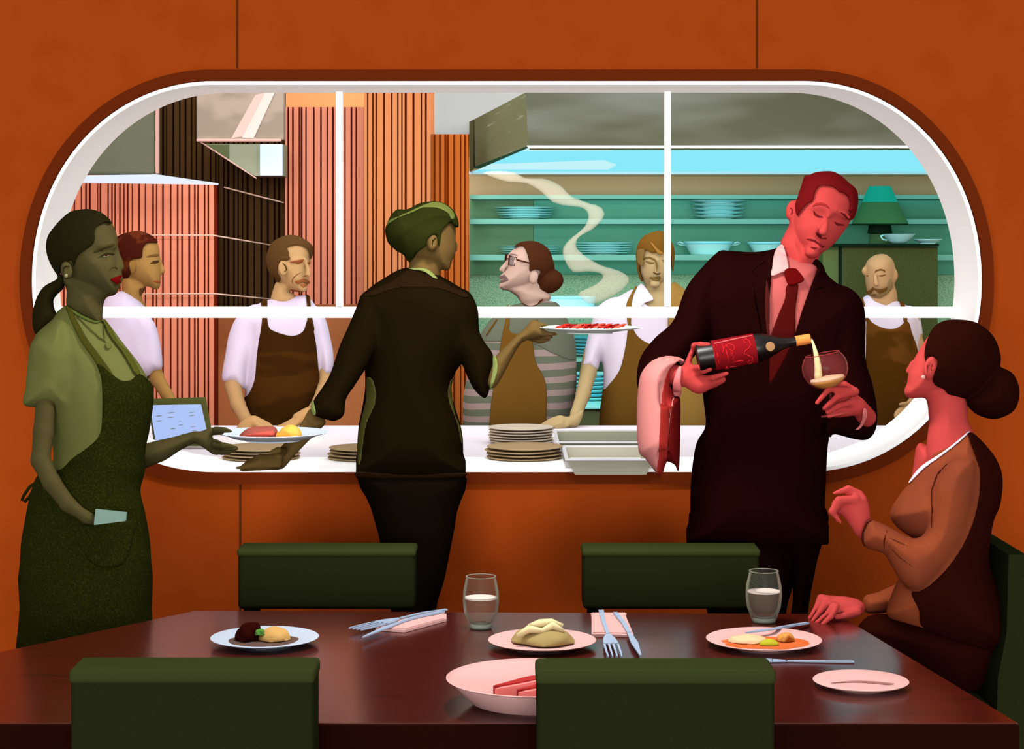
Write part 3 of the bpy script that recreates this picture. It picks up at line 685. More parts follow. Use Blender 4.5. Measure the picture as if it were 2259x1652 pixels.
for i, (ox, oy, sx, sy, rt, lb) in enumerate(((-.035, .010, .040, .018, .1, 'pink meat slice with a dark crust at the back of the bowl'), (.012, -.022, .042, .016, 0, 'pink meat slice at the front of the bowl beside the chair'))):
    c0 = (p5.x+ox, p5.y+oy, PZ(p5)+.008)
    e = empty('meat_slice', c0, lb, 'meat', 'sliced meat in the wide bowl')
    P = smooth_poly([(-sx, -sy*.8), (-sx*.3, sy*.1), (sx*.6, sy), (sx, sy*.5), (sx*.9, -sy*.7), (0, -sy)], 4)
    MB().prism([Vector((c0[0]+x, c0[1]+y, c0[2]+x*.18)) for x, y in P], (0, .004, .020)).make('slice_body', mat('#E67874', k=1.05), e)
    MB().prism([Vector((c0[0]+x*1.08, c0[1]+y*1.05+.012, c0[2]+x*.18+.001)) for x, y in P], (0, .006, .022)).make('crust', mat('#A83230', k=.8), e)
# water glasses
m_gl = bpy.data.materials.new('glass_outline'); m_gl.use_nodes = True; bb = m_gl.node_tree.nodes['Principled BSDF']
bb.inputs['Base Color'].default_value = (*lin('#8A8A78'), 1); bb.inputs['Roughness'].default_value = .25; bb.inputs['Specular IOR Level'].default_value = .3
nt = m_gl.node_tree; lw = nt.nodes.new('ShaderNodeLayerWeight'); lw.inputs['Blend'].default_value = .35
mr = nt.nodes.new('ShaderNodeMapRange'); mr.inputs['From Min'].default_value = .35; mr.inputs['From Max'].default_value = .72; mr.inputs['To Min'].default_value = .03; mr.inputs['To Max'].default_value = .95
nt.links.new(lw.outputs['Facing'], mr.inputs['Value']); nt.links.new(mr.outputs['Result'], bb.inputs['Alpha'])
def tmat(name, c, al, spec=.2):
    m = bpy.data.materials.new(name); m.use_nodes = True; b_ = m.node_tree.nodes['Principled BSDF']
    b_.inputs['Base Color'].default_value = (*lin(c), 1); b_.inputs['Alpha'].default_value = al; b_.inputs['Roughness'].default_value = .5; b_.inputs['Specular IOR Level'].default_value = spec; return m
m_wat = tmat('water', '#9A7C6C', .13, 0); m_top = tmat('water_surface', '#D8C8BE', .85); m_base = tmat('glass_base', '#8C9484', .85)
def tumbler(uc, vt, vb, r_top, r_mid, r_bot, wl_v, label):
    d = pd(vb, TZ); d -= 0; zb = TZ+.0006; x = (uc-CX)*d/F; q = d/F; H = (vb-vt)*q
    e = empty('water_glass', (x, d, zb), label, 'glass', 'water glasses on the table')
    prof = [(r_bot*q, 0), (r_bot*q*1.12, H*.05), (r_mid*q*.93, H*.30), (r_mid*q, H*.52), (r_mid*q*.98, H*.70), (r_top*q, H*.98), (r_top*q*.985, H), (r_top*q*.96, H*.985), (r_mid*q*.94, H*.68), (r_mid*q*.95, H*.52), (r_mid*q*.87, H*.30), (r_bot*q, H*.10), (.001, H*.085)]
    o = MB().lathe(prof, (x, d, zb), n=64).make('glass_body', m_gl, e, True)
    MB().lathe([(r_top*q*.97, H*.985), (r_top*q*1.02, H*.985), (r_top*q*1.02, H*1.0), (r_top*q*.97, H*1.0)], (x, d, zb), n=64, close=True).make('rim', mat('#8F8E7C'), e, True)
    zw = (vb-wl_v)*q
    o = MB().lathe([(r_bot*q*.95, H*.105), (r_mid*q*.85, H*.31), (r_mid*q*.93, zw-.001), (r_mid*q*.93, zw), ], (x, d, zb), n=48).make('water', m_wat, e, True)
    MB().lathe([(r_mid*q*.925, zw+.0005), (r_mid*q*.925, zw+.0022)], (x, d, zb), n=48).make('water_surface', m_top, e)
    MB().lathe([(r_bot*q*.97, .001), (r_bot*q*1.05, H*.045), (r_bot*q*.98, H*.095)], (x, d, zb), n=48).make('glass_base', m_base, e, True)
tumbler(1061, 1271, 1386, 33, 40, 23, 1320, 'half full water glass at the middle of the far table edge')
tumbler(1685, 1259, 1373, 32, 40, 24, 1306, 'half full water glass beside the seated woman\'s hand')
# napkins
m_nap = mat('#FDC4BE', k=.54); m_cut = mat('#AFC3DF', rough=.35, spec=.2)
def tp(u, v, h=0.): d = pd(v, TZ); p = Vector(((u-CX)*d/F, d, TZ+.0008)); p.z += h; return p
def napkin(P, label, h=.006):
    V = [tp(u, v) for u, v in P]; c = sum(V, Vector())/len(V)
    e = empty('napkin', c, label, 'napkin')
    MB().prism(V, (0, 0, h)).make('napkin_cloth', m_nap, e)
    MB().prism([c+(p-c)*.93+Vector((0, 0, h+.0003)) for p in V], (0, 0, .002)).make('top_fold', m_nap, e)
napkin([(829, 1392), (893, 1396), (985, 1371), (985, 1360), (938, 1357), (868, 1374)], 'folded pink napkin under the crossed cutlery at the left')
napkin([(1305, 1364), (1303, 1358), (1382, 1358), (1381, 1366), (1398, 1407), (1305, 1405)], 'pink napkin under the fork and knife in the middle of the table')
def path3(P, h=.009): return [tp(u, v, h) for u, v in P]
def flatbar(pts, ws, t=.0028):
    mb = MB(); V = []; n = len(pts)
    for i, p in enumerate(pts):
        a, b = pts[max(0, i-1)], pts[min(n-1, i+1)]; tt = (b-a).normalized(); nn = Vector((-tt.y, tt.x, 0)).normalized()*ws[i]
        V += [p+nn, p-nn, p-nn+Vector((0, 0, t)), p+nn+Vector((0, 0, t))]
    Fs = [[0, 1, 2, 3]]+[[4*(n-1)+k for k in (3, 2, 1, 0)]]
    for i in range(n-1):
        for k in range(4): Fs.append([4*i+k, 4*i+(k+1) % 4, 4*i+4+(k+1) % 4, 4*i+4+k])
    return mb.add(V, Fs)
def fork(P, neck, label, w=.0055, tines=4, h=.0095, spread=.014, grow_=1.):
    """P handle path from end to neck, then the head direction continues to `neck` point"""
    pts = path3(P, h); e = empty('fork', pts[0], label, 'fork')
    flatbar(pts, [w*.9]+[w*.7]*(len(pts)-2)+[w*.55]).make('handle', m_cut, e)
    a = pts[-1]; b = tp(neck[0], neck[1], h); dr = (b-a).normalized(); nn = Vector((-dr.y, dr.x, 0)); L = (b-a).length
    hd = flatbar([a-dr*.004, a+dr*L*.22, a+dr*L*.45], [w*.5, spread*.8, spread])
    for k in range(tines):
        o_ = nn*(-spread+2*spread*k/(tines-1))*.86
        V = flatbar([a+dr*L*.42+o_, a+dr*L*.8+o_*1.02, b+o_*.95], [.0024, .0021, .001]); hd.add(V.v, V.f)
    hd.make('tines', m_cut, e)
def knife(P, label, wb=.008, h=.0095, nb=2):
    pts = path3(P, h) if len(P[0]) == 2 else [W(*p) for p in P]; e = empty('table_knife', pts[0], label, 'knife')
    flatbar(pts[:nb+1], [.0052]*nb+[.0045], .004).make('handle', m_cut, e)
    r = pts[nb:]; flatbar(r, [.0045]+[wb]*(len(r)-2)+[.002]).make('blade', m_cut, e)
fork([(985, 1355), (930, 1363), (880, 1375)], (783, 1399), 'fork lying across the left pink napkin', spread=.022)
knife([(978, 1360), (920, 1372), (890, 1381), (850, 1396), (801, 1417)], 'knife lying beside the fork on the left pink napkin', nb=2)
fork([(1326, 1357), (1331, 1380), (1341, 1410)], (1357, 1461), 'fork lying on the middle pink napkin, tines to the viewer', spread=.017, w=.007)
knife([(1357, 1363), (1375, 1385), (1388, 1408), (1400, 1430), (1413, 1458)], 'knife slanting over the middle pink napkin', nb=2)
fork([(1884, 1463), (1800, 1462), (1733, 1461)], (1666, 1459), 'fork lying below the fish plate behind the near right chair', spread=.011, w=.006, h=.001)
kd = p3.y
knife([(u, v, pd(v, zz)) for u, v, zz in ((1781, 1376, .757), (1750, 1381, .762), (1712, 1388, .768), (1680, 1392, .770), (1645, 1397, .771))], 'knife resting on the rim of the fish plate, handle towards the hand', nb=2)
# steam
sm = bpy.data.materials.new('steam'); sm.use_nodes = True; b_ = sm.node_tree.nodes['Principled BSDF']
b_.inputs['Base Color'].default_value = (*lin('#EADFC4'), 1); b_.inputs['Alpha'].default_value = .27; b_.inputs['Roughness'].default_value = 1; b_.inputs['Specular IOR Level'].default_value = 0
fg = Fig(8.1)
P = z('K', [(960, 655), (1060, 700), (1130, 718), (1250, 730), (1340, 780), (1420, 850), (1520, 878), (1620, 890), (1655, 940), (1630, 1010), (1550, 1080), (1490, 1150), (1500, 1230), (1560, 1310), (1660, 1305), (1755, 1330), (1700, 1390), (1610, 1430), (1590, 1460), (1680, 1520), (1850, 1450), (1930, 1360), (1870, 1300), (1740, 1260), (1640, 1200), (1580, 1140), (1600, 1080), (1700, 1020), (1765, 940), (1740, 880), (1640, 845), (1545, 805), (1480, 740), (1380, 695), (1250, 690), (1170, 650), (1060, 640)])
o = fg.mesh('steam', fg.pill(P, .02, .03), sm, None, .012); tag(o, 'pale ribbon of steam winding up to the right extractor hood', 'steam', kind='stuff')
# ================================================================== people
def person(u, d0, label, zf=0):
    return empty('person', (W(u, 0, d0).x, d0, zf), label, 'person')
def feat(fg, name, base, P, m, par, off=.0016, h=.0022, w1=-.01, sm=True):
    """thin raised patch following the near surface of a body field"""
    return fg.mesh(name, I(Off(base, off), fg.prism(P, -1, w1, sm)), m, par, h)
def strk(fg, name, base, P, r, m, par, off=.0014, h=.0020, w1=-.01):
    return fg.mesh(name, I(Off(base, off), fg.line(P, r, -1, w1)), m, par, h)
def shoes(fg, pts, par, m):
    for (u, w, tu) in pts:
        v = HY+HC*fg.s
        fg.mesh('shoe', U([fg.ell(u, v-.035*fg.s, w-.04, 42*fg.s/850, .036*fg.s, .12)], .01), m, par, .009)
def legs(fg, us, v0, r0, r1, w=0., w1=None):
    vf = HY+HC*fg.s-.03*fg.s
    return U([fg.tube([(u, v0, w, r0), (u, (v0+vf)/2, w, (r0+r1)/2*1.02), (u, vf, w, r1)]) for u in us], .01)
BLK = mat('#15100C')
# ---------------------------------------------------------------- waitress in green
fg = Fig(4.85); pr = person(190, 4.85, 'waitress with a low ponytail, olive shirt and dark green apron, one hand in her pocket')
SK = mat('#4E4628'); SK2 = mat('#3C3519')
head0 = fg.pill(z('M', [(560, 175), (760, 145), (930, 200), (1035, 300), (1085, 420), (1100, 500), (1100, 580), (1088, 640), (1100, 720), (1118, 800), (1128, 860), (1140, 920), (1135, 1000), (1125, 1060), (1085, 1140), (1010, 1172), (860, 1130), (700, 1060), (560, 1000), (440, 930), (330, 810), (262, 640), (270, 470), (370, 300)]), .078, .085, 0, -.12)
nose = fg.tube([(*z('M', [(1082, 640)])[0], -.018, 4.5), (*z('M', [(1120, 740)])[0], -.021, 6.5), (*z('M', [(1138, 815)])[0], -.024, 7.5)])
brow = fg.tube([(*z('M', [(900, 570)])[0], -.066, 4), (*z('M', [(1040, 560)])[0], -.048, 5)])
lipb = fg.tube([(*z('M', [(1075, 965)])[0], -.045, 5.5), (*z('M', [(1122, 960)])[0], -.025, 5.5)])
cheek = fg.ell(*z('M', [(880, 800)])[0], -.055, 26, 30, .022)
head = U([head0, nose, brow, lipb, cheek], .016)
head = Sub(head, fg.ell(*z('M', [(955, 672)])[0], -.082, 20, 11, .016), .02)
ear = U([fg.ell(*z('M', [(478, 860)])[0], -.082, 13, 20, .016, 10)], .005)
ear = Sub(ear, fg.ell(*z('M', [(490, 850)])[0], -.098, 6, 12, .008, 10), .004)
neck = fg.pill(z('M', [(440, 950), (478, 1100), (475, 1280), (540, 1420), (800, 1520), (905, 1500), (915, 1400), (925, 1280), (945, 1150), (800, 1000)]), .055, .065)
torso = fg.pill(z('A', [(305, 520), (235, 590), (165, 660), (150, 760), (165, 950), (225, 1100), (245, 1230), (175, 1320), (140, 1440), (110, 1560), (100, 1700), (110, 1900), (130, 2300), (640, 2300), (670, 1900), (676, 1700), (662, 1600), (645, 1450), (625, 1350), (640, 1280), (642, 1180), (670, 1050), (684, 950), (672, 870), (630, 790), (560, 700), (500, 620), (460, 575), (400, 560)]), .125, .13, 0, sm=True)
arm = fg.tube(z('A', [(212, 900, -.10, 45), (198, 1100, -.11, 46), (185, 1230, -.12, 44), (235, 1330, -.135, 42), (310, 1430, -.145, 36), (395, 1490, -.15, 24)]))
hand_in = fg.tube(z('A', [(395, 1490, -.15, 24), (450, 1510, -.14, 18)]))
arm2 = fg.pill(z('A', [(560, 1180), (640, 1158), (720, 1138), (800, 1120), (880, 1098), (905, 1100), (935, 1130), (930, 1150), (890, 1150), (820, 1185), (760, 1225), (700, 1250), (600, 1280)]), .038, .04, .10)
dz_ = .02
palm = fg.pill(z('E', [(640, 690), (790, 610), (900, 612), (960, 640), (940, 680), (830, 690), (815, 710), (880, 760), (930, 800), (900, 890), (840, 895), (740, 830), (660, 770)]), .020, .024, .08)
fin = [fg.tube([(*z('E', [a])[0], w0, r0), (*z('E', [b])[0], w1, r1), (*z('E', [c])[0], w2, r2)]) for a, b, c, w0, w1, w2, r0, r1, r2 in (
    ((860, 630), (960, 630), (1030, 645), .05, .02, .0, 8, 6.5, 3.5),
    ((870, 780), (980, 822), (1092, 830), .07, .05, .04, 8.5, 7.5, 5),
    ((850, 820), (960, 850), (1065, 858), .09, .08, .07, 8, 7, 4.5),
    ((840, 850), (930, 872), (1010, 878), .11, .11, .11, 7.5, 6.5, 4.5),
    ((850, 790), (950, 800), (1040, 806), .05, .02, .005, 7.5, 7, 5))]
body = U([head, ear, neck, Off(torso, -.016), arm, hand_in, arm2, palm]+fin+[legs(fg, (150, 255), 1380, 62, 40)], .014)
bo = fg.mesh('body', body, SK, pr, .0046)
hp = z('M', [(228, 600), (245, 455), (320, 340), (410, 240), (520, 150), (620, 125), (740, 115), (860, 140), (960, 200), (1030, 285), (960, 278), (880, 305), (820, 370), (820, 490), (790, 550), (720, 600), (640, 660), (590, 730), (565, 860), (545, 740), (480, 762), (400, 815), (400, 950), (330, 870), (262, 740)])
hair = I(Off(head0, .0105), fg.prism(hp))
HR = mat('#211D0C')
pony = fg.pill(z('M', [(430, 930), (330, 985), (200, 1060), (115, 1190), (72, 1340), (62, 1490), (85, 1610), (120, 1640), (220, 1570), (310, 1500), (372, 1420), (335, 1340), (318, 1230), (360, 1160), (440, 1080), (455, 990)]), .036, .034)
fg.mesh('hair', U([hair, pony], .01), HR, pr, .004)
feat(fg, 'eyebrow', head, z('M', [(800, 645), (860, 600), (950, 565), (1040, 530), (1066, 545), (1040, 575), (960, 592), (880, 630)]), SK2, bo)
feat(fg, 'eyelid', head, z('M', [(858, 712), (920, 665), (975, 645), (1030, 650), (1075, 670), (1040, 676), (990, 672), (960, 690), (910, 700)]), mat('#2C2712'), bo)
feat(fg, 'eye', head, z('M', [(905, 698), (935, 684), (985, 674), (995, 688), (960, 702)]), mat('#6E6C4E'), bo, .0022)
feat(fg, 'iris', head, z('M', [(945, 672), (962, 664), (980, 672), (975, 688), (955, 690)]), mat('#4A0E0C'), bo, .0034)
LIP = mat('#640A09')
feat(fg, 'lips', head, z('M', [(1012, 968), (1060, 945), (1105, 930), (1150, 915), (1150, 945), (1125, 965), (1140, 990), (1095, 1028), (1050, 1008)]), LIP, bo, .003)
strk(fg, 'nostril', head, z('M', [(995, 870), (1030, 830), (1080, 825), (1100, 850)]), 1.6, SK2, bo)
strk(fg, 'ear_fold', ear, z('M', [(440, 905), (438, 840), (470, 810), (520, 815)]), 1.6, mat('#211D0C'), bo)
SH_G = mat('#787A42', speck='#70733C', scale=7, k=.43)
sleeve = fg.pill(z('A', [(280, 600), (190, 650), (140, 700), (125, 800), (116, 900), (108, 978), (210, 990), (300, 992), (320, 930), (335, 830), (330, 720)]), .078, .06, -.065)
shirt = I(U([Off(torso, .002), sleeve], .02), fg.prism(z('A', [(300, 520), (200, 600), (100, 700), (80, 985), (200, 992), (210, 1060), (200, 1260), (240, 1290), (300, 1280), (700, 1240), (800, 900), (600, 660), (480, 590), (440, 605), (400, 590), (350, 560)]), sm=False))
fg.mesh('shirt', shirt, SH_G, pr, .0045)
feat(fg, 'collar', Off(torso, .002), z('M', [(470, 1290), (560, 1340), (660, 1400), (760, 1445), (840, 1475), (910, 1470), (860, 1500), (780, 1490), (650, 1430), (530, 1360)]), mat('#4E5A26'), pr, .004)
APR = mat('#222409', speck='#30330E', scale=260, thr=(.50, .62), k=.5)
ap = z('A', [(520, 845), (560, 868), (600, 862), (635, 835), (690, 880), (700, 960), (680, 1100), (660, 1280), (640, 1370), (668, 1500), (690, 1700), (700, 2330), (80, 2330), (90, 1700), (110, 1520), (150, 1340), (200, 1270), (270, 1275), (330, 1220), (400, 1170), (455, 1110), (466, 1000), (462, 860), (440, 790), (470, 800)])
apf = I(U([Off(torso, .011)], .01), fg.prism(ap, sm=True))
ao = fg.mesh('apron', apf, APR, pr, .0048)
feat(fg, 'strap', Off(torso, .002), z('A', [(298, 530), (322, 538), (360, 610), (400, 680), (460, 760), (520, 850), (470, 840), (420, 760), (370, 690), (330, 610)]), mat('#3F3D14'), ao, .007, .003)
feat(fg, 'strap', Off(torso, .002), z('A', [(468, 588), (490, 600), (540, 690), (590, 740), (640, 830), (620, 840), (560, 740), (500, 660)]), mat('#4A4C1A'), ao, .007, .003)
feat(fg, 'pocket', Off(torso, .011), z('A', [(380, 1520), (455, 1530), (620, 1500), (610, 1560), (560, 1700), (420, 1700), (330, 1540)]), APR, ao, .004, .004)
mb = MB(); mb.tube([W(u, v, 4.85) for u, v in z('A', [(165, 1330), (135, 1350), (108, 1390), (100, 1412), (112, 1418), (135, 1395), (160, 1350)])], .004); mb.make('apron_tie', APR, ao, True)
nk = Off(torso, .004)
strk(fg, 'necklace', nk, z('A', [(350, 570), (400, 620), (450, 665), (484, 690)]), 1.3, mat('#5E6230'), pr, .003)
strk(fg, 'necklace', nk, z('A', [(472, 600), (474, 640), (478, 690)]), 1.3, mat('#5E6230'), pr, .003)
feat(fg, 'pendant', nk, z('A', [(480, 700), (496, 692), (508, 712), (490, 722)]), mat('#5E6230'), pr, .005)
feat(fg, 'earring', fg.ell(*z('M', [(470, 925)])[0], -.09, 5, 5, .006), z('M', [(455, 905), (490, 905), (490, 945), (455, 945)]), mat('#8D8A5C'), bo, .001)
shoes(fg, [(150, 0, 0), (255, 0, 0)], pr, BLK)
nb = MB().prism([W(u, v, 4.85-.165) for u, v in z('A', [(434, 1453), (575, 1468), (572, 1506), (428, 1524)])], (0, .012, .0)).make('order_pad', mat('#7D9A8A'), None, loc=W(243, 1140, 4.69)); tag(nb, 'pale grey green order pad sticking out of the waitress\'s apron pocket', 'notepad')
# steak plate held between the two waiters
pc = Vector((W(602, 0, 5.0).x, 5.0, HC-(972-HY)*5.0/F)); q = 5.0/F
plate('dinner_plate', pc, 122*q, .022, mat('#D6E3EE'), 'pale blue steak plate held out over the counter by the green aproned waitress', 'plate', None, 96, .72, .5)
puddle('gravy', el(.088, .075, 0, 0, 14, .05, 3), (pc.x, pc.y, pc.z+.0085), .0015, mat('#BE8440'), 'thin brown gravy round the steak', 'sauce')
e = empty('steak', (pc.x-.035, pc.y-.01, pc.z+.012), 'thick red steak cut open on the held plate', 'steak')
Ps = z('E', [(1118, 705), (1150, 655), (1230, 605), (1330, 592), (1480, 590), (1530, 630), (1545, 745), (1520, 762), (1300, 758), (1180, 740)])
sf = Fig(4.98); fl = sf.pill(Ps, .038, .028)
sf.mesh('steak_body', fl, mat('#A5564A'), e, .0022)
sf.mesh('cut_face', I(Off(fl, .0012), sf.prism(z('E', [(1130, 710), (1220, 680), (1350, 655), (1480, 640), (1500, 655), (1480, 690), (1380, 715), (1280, 735), (1160, 722)]), -1, -.003)), mat('#DE5D50'), e, .0018)
sf.mesh('crust', I(Off(fl, .0014), sf.prism(z('E', [(1120, 712), (1200, 735), (1300, 735), (1420, 710), (1490, 690), (1520, 650), (1550, 700), (1550, 770), (1300, 765), (1150, 740)]), -1, -.003)), mat('#7A2E26'), e, .0018)
blob('butternut_slice', (W(640, 0, 5.0).x, 5.0, pc.z+.009), (.030, .028, .030), mat('#F2BE56'), 'orange yellow squash piece beside the steak', 'squash', 12, .05)
blob('squash_piece', (W(621, 0, 4.97).x, 4.965, pc.z+.009), (.022, .016, .018), mat('#EE9A42'), 'smaller deep orange squash piece right against the steak', 'squash', 13, .05)
# ---------------------------------------------------------------- kitchen hand looking right
fg = Fig(7.62); pr = person(300, 7.62, 'kitchen worker in profile with dark brown hair and white t-shirt behind the tablet')
SK = mat('#AE854A'); 
head0 = fg.pill(z('M', [(1350, 395), (1480, 440), (1570, 510), (1605, 600), (1612, 720), (1620, 820), (1625, 900), (1622, 1000), (1612, 1060), (1570, 1095), (1450, 1050), (1300, 990), (1150, 930), (1070, 800), (1060, 620), (1120, 480), (1230, 405)]), .076, .085, 0, -.1)
nose = fg.tube([(*z('M', [(1610, 740)])[0], -.008, 3), (*z('M', [(1650, 870)])[0], -.01, 5)])
neck = fg.pill(z('M', [(1160, 900), (1160, 1200), (1250, 1280), (1430, 1320), (1440, 1290), (1390, 1180), (1430, 1060), (1300, 950)]), .05, .05)
torso = fg.pill(z('A', [(560, 460), (480, 500), (440, 600), (420, 800), (420, 1250), (700, 1250), (690, 1000), (690, 860), (715, 760), (715, 660), (690, 590), (650, 520), (610, 480)]), .11, .10)
slv = fg.pill(z('A', [(620, 560), (690, 585), (722, 660), (740, 800), (700, 830), (665, 845), (600, 780), (580, 660)]), .055, .05, -.06)
arm = fg.tube(z('A', [(690, 780, -.06, 30), (712, 850, -.06, 34), (760, 930, -.10, 28), (805, 990, -.14, 20), (835, 1020, -.17, 16)]))
hnd = U([fg.ell(*z('A', [(845, 1025)])[0], -.2, 10, 9, .035)]+[fg.tube([(*z('A', [(840, 1020+i*5)])[0], -.2-.01*i, 4), (*z('A', [(872, 1026+i*5)])[0], -.225-.01*i, 3.4)]) for i in range(4)]+[fg.tube([(*z('A', [(840, 1012)])[0], -.19, 4.5), (*z('A', [(862, 1006)])[0], -.2, 3.4)])], .006)
body = U([head0, nose, neck, Off(torso, -.012), arm, hnd, legs(fg, (260, 320), 1000, 44, 28)], .012)
bo = fg.mesh('body', body, SK, pr, .006)
hp = z('M', [(1040, 480), (1110, 440), (1200, 405), (1350, 378), (1500, 430), (1590, 515), (1560, 525), (1460, 530), (1405, 595), (1390, 705), (1270, 728), (1232, 790), (1255, 910), (1165, 1005), (1130, 960), (1050, 860), (1020, 650)])
fg.mesh('hair', I(Off(head0, .011), fg.prism(hp)), mat('#45190F', speck='#5E2A16', scale=7, thr=(.5, .52)), pr, .005)
feat(fg, 'eyebrow', head0, z('M', [(1440, 700), (1500, 670), (1590, 660), (1590, 690), (1500, 700)]), mat('#7A5A2E'), bo)
feat(fg, 'eye', head0, z('M', [(1490, 775), (1540, 745), (1600, 740), (1590, 770), (1540, 782)]), mat('#4E3418'), bo)
feat(fg, 'lips', head0, z('M', [(1535, 985), (1600, 985), (1622, 1000), (1610, 1015), (1560, 1010)]), mat('#A65A32'), bo)
feat(fg, 'under_jaw_patch', neck, z('M', [(1365, 1080), (1480, 1075), (1500, 1110), (1390, 1150), (1370, 1180)]), mat('#6E4A28'), bo)  # darker brown patch on the neck below the jaw
feat(fg, 'ear', head0, z('M', [(1240, 760), (1290, 745), (1320, 800), (1300, 880), (1260, 890), (1245, 830)]), mat('#A57B40'), bo, .008)
fg.mesh('shirt', I(U([Off(torso, .003), slv], .02), fg.prism(z('A', [(440, 520), (480, 490), (555, 455), (600, 480), (650, 515), (735, 590), (760, 800), (700, 835), (665, 848), (690, 880), (710, 1280), (400, 1280), (400, 700)]), sm=False)), mat('#EBDDF7'), pr, .006)
fg.mesh('trousers', legs(fg, (262, 322), 1000, 50, 34), BLK, pr, .012); shoes(fg, [(262, 0, 0), (322, 0, 0)], pr, BLK)
# ---------------------------------------------------------------- chef with moustache
def chef_apron(fg, name, base, P, m, par, off=.01, h=.006, w1=0.05): return fg.mesh(name, I(Off(base, off), fg.prism(P, -2, w1)), m, par, h)
fg = Fig(7.5); pr = person(635, 7.5, 'chef with short brown hair and moustache in white t-shirt and dark brown apron')
SK = mat('#C79E6C'); B_ = mat('#9A5A34')
head0 = fg.pill(z('N', [(640, 185), (850, 195), (975, 290), (1030, 400), (1035, 520), (1030, 640), (1012, 760), (1000, 900), (1005, 1010), (975, 1080), (925, 1170), (850, 1195), (700, 1165), (570, 1100), (440, 960), (310, 850), (250, 650), (262, 480), (340, 320), (480, 220)]), .080, .075, 0, -.2)
nose = fg.tube([(*z('N', [(950, 620)])[0], -.075, 3.5), (*z('N', [(985, 780)])[0], -.080, 4.5), (*z('N', [(985, 880)])[0], -.084, 6)])
brw = fg.tube([(*z('N', [(700, 620)])[0], -.086, 3.5), (*z('N', [(900, 590)])[0], -.08, 4)])
chin = fg.ell(*z('N', [(890, 1120)])[0], -.06, 10, 9, .02)
head = U([head0, nose, brw, chin], .013)
ear = Sub(fg.ell(*z('N', [(530, 760)])[0], -.082, 10.5, 17, .014, 8), fg.ell(*z('N', [(545, 750)])[0], -.094, 5, 9, .006), .004)
neck = fg.pill(z('N', [(420, 1000), (360, 1120), (310, 1300), (320, 1480), (740, 1480), (760, 1320), (750, 1240), (650, 1180), (600, 1050)]), .05, .055)
torso = fg.pill(z('A', [(1240, 498), (1160, 530), (1110, 590), (1120, 700), (1125, 850), (1110, 1060), (1110, 1300), (1470, 1300), (1462, 1060), (1460, 850), (1480, 700), (1475, 590), (1440, 535), (1390, 480), (1300, 500)]), .115, .10)
s1 = fg.pill(z('A', [(1165, 525), (1085, 570), (1045, 650), (1028, 740), (1012, 862), (1060, 880), (1112, 900), (1130, 800), (1170, 680)]), .058, .05, -.03)
s2 = fg.pill(z('A', [(1440, 535), (1485, 600), (1505, 670), (1520, 760), (1510, 832), (1470, 835), (1440, 700)]), .055, .05, -.03)
arm = fg.tube(z('A', [(1065, 800, -.03, 38), (1062, 890, -.04, 38), (1085, 980, -.14, 34), (1125, 1050, -.28, 27), (1150, 1075, -.34, 22)]))
arm2 = fg.tube(z('A', [(1478, 800, -.03, 30), (1480, 880, -.05, 30), (1450, 960, -.17, 26), (1400, 1030, -.32, 20)]))
h1 = fg.pill(z('E', [(1080, 640), (1120, 560), (1190, 500), (1275, 472), (1360, 510), (1475, 575), (1420, 610), (1300, 640), (1180, 670)]), .03, .03, -.37)
f1 = [fg.tube([(*z('E', [(1300+10*i, 520+22*i)])[0], -.37-.012*i, 5), (*z('E', [(1420-6*i, 575+16*i)])[0], -.38-.014*i, 4), (*z('E', [(1490-12*i, 610+14*i)])[0], -.385-.014*i, 3.4)]) for i in range(4)]+[fg.tube([(*z('E', [(1200, 560)])[0], -.38, 5), (*z('E', [(1290, 560)])[0], -.405, 4.2), (*z('E', [(1370, 600)])[0], -.415, 3.4)])]
h2 = fg.pill(z('E', [(1870, 385), (1760, 430), (1700, 470), (1690, 520), (1600, 575), (1510, 605), (1620, 640), (1720, 610), (1800, 560), (1900, 500)]), .028, .028, -.33)
f2 = [fg.tube([(*z('E', [(1690-8*i, 530+16*i)])[0], -.34-.012*i, 4.6), (*z('E', [(1590-6*i, 580+12*i)])[0], -.35-.012*i, 3.8), (*z('E', [(1520+6*i, 600+12*i)])[0], -.355-.012*i, 3.2)]) for i in range(4)]+[fg.tube([(*z('E', [(1760, 540)])[0], -.35, 4.6), (*z('E', [(1690, 600)])[0], -.375, 3.6)])]
bo = fg.mesh('body', U([head, ear, neck, Off(torso, -.012), arm, arm2, h1, h2]+f1+f2+[legs(fg, (590, 670), 1010, 42, 28)], .011), SK, pr, .0055)
hp = z('N', [(640, 150), (800, 165), (960, 250), (1070, 350), (1088, 460), (1040, 600), (1022, 480), (975, 400), (860, 345), (740, 338), (608, 380), (640, 470), (632, 520), (662, 570), (620, 612), (500, 622), (450, 680), (432, 850), (480, 930), (478, 985), (395, 1070), (355, 1060), (380, 935), (275, 830), (222, 620), (250, 450), (330, 290), (490, 190)])
fg.mesh('hair', I(Off(head0, .011), fg.prism(hp)), mat('#5B3F22'), pr, .0045)
feat(fg, 'eyebrow', head, z('N', [(650, 655), (700, 628), (770, 612), (905, 588), (905, 615), (870, 660), (800, 688), (755, 665)]), B_, bo)
feat(fg, 'eyebrow', head, z('N', [(970, 660), (1000, 640), (1060, 628), (1060, 655), (1015, 685)]), B_, bo, w1=.05)
feat(fg, 'moustache', head, z('N', [(745, 995), (830, 975), (905, 942), (970, 965), (1025, 1000), (1010, 1040), (960, 1030), (890, 1012), (800, 1045)]), B_, bo, .005, .003, w1=.05)
feat(fg, 'lip', head, z('N', [(848, 1050), (965, 1048), (920, 1102), (880, 1100)]), B_, bo, .003)
strk(fg, 'nostril', head, z('N', [(890, 912), (940, 895), (1000, 888)]), 1.6, B_, bo)
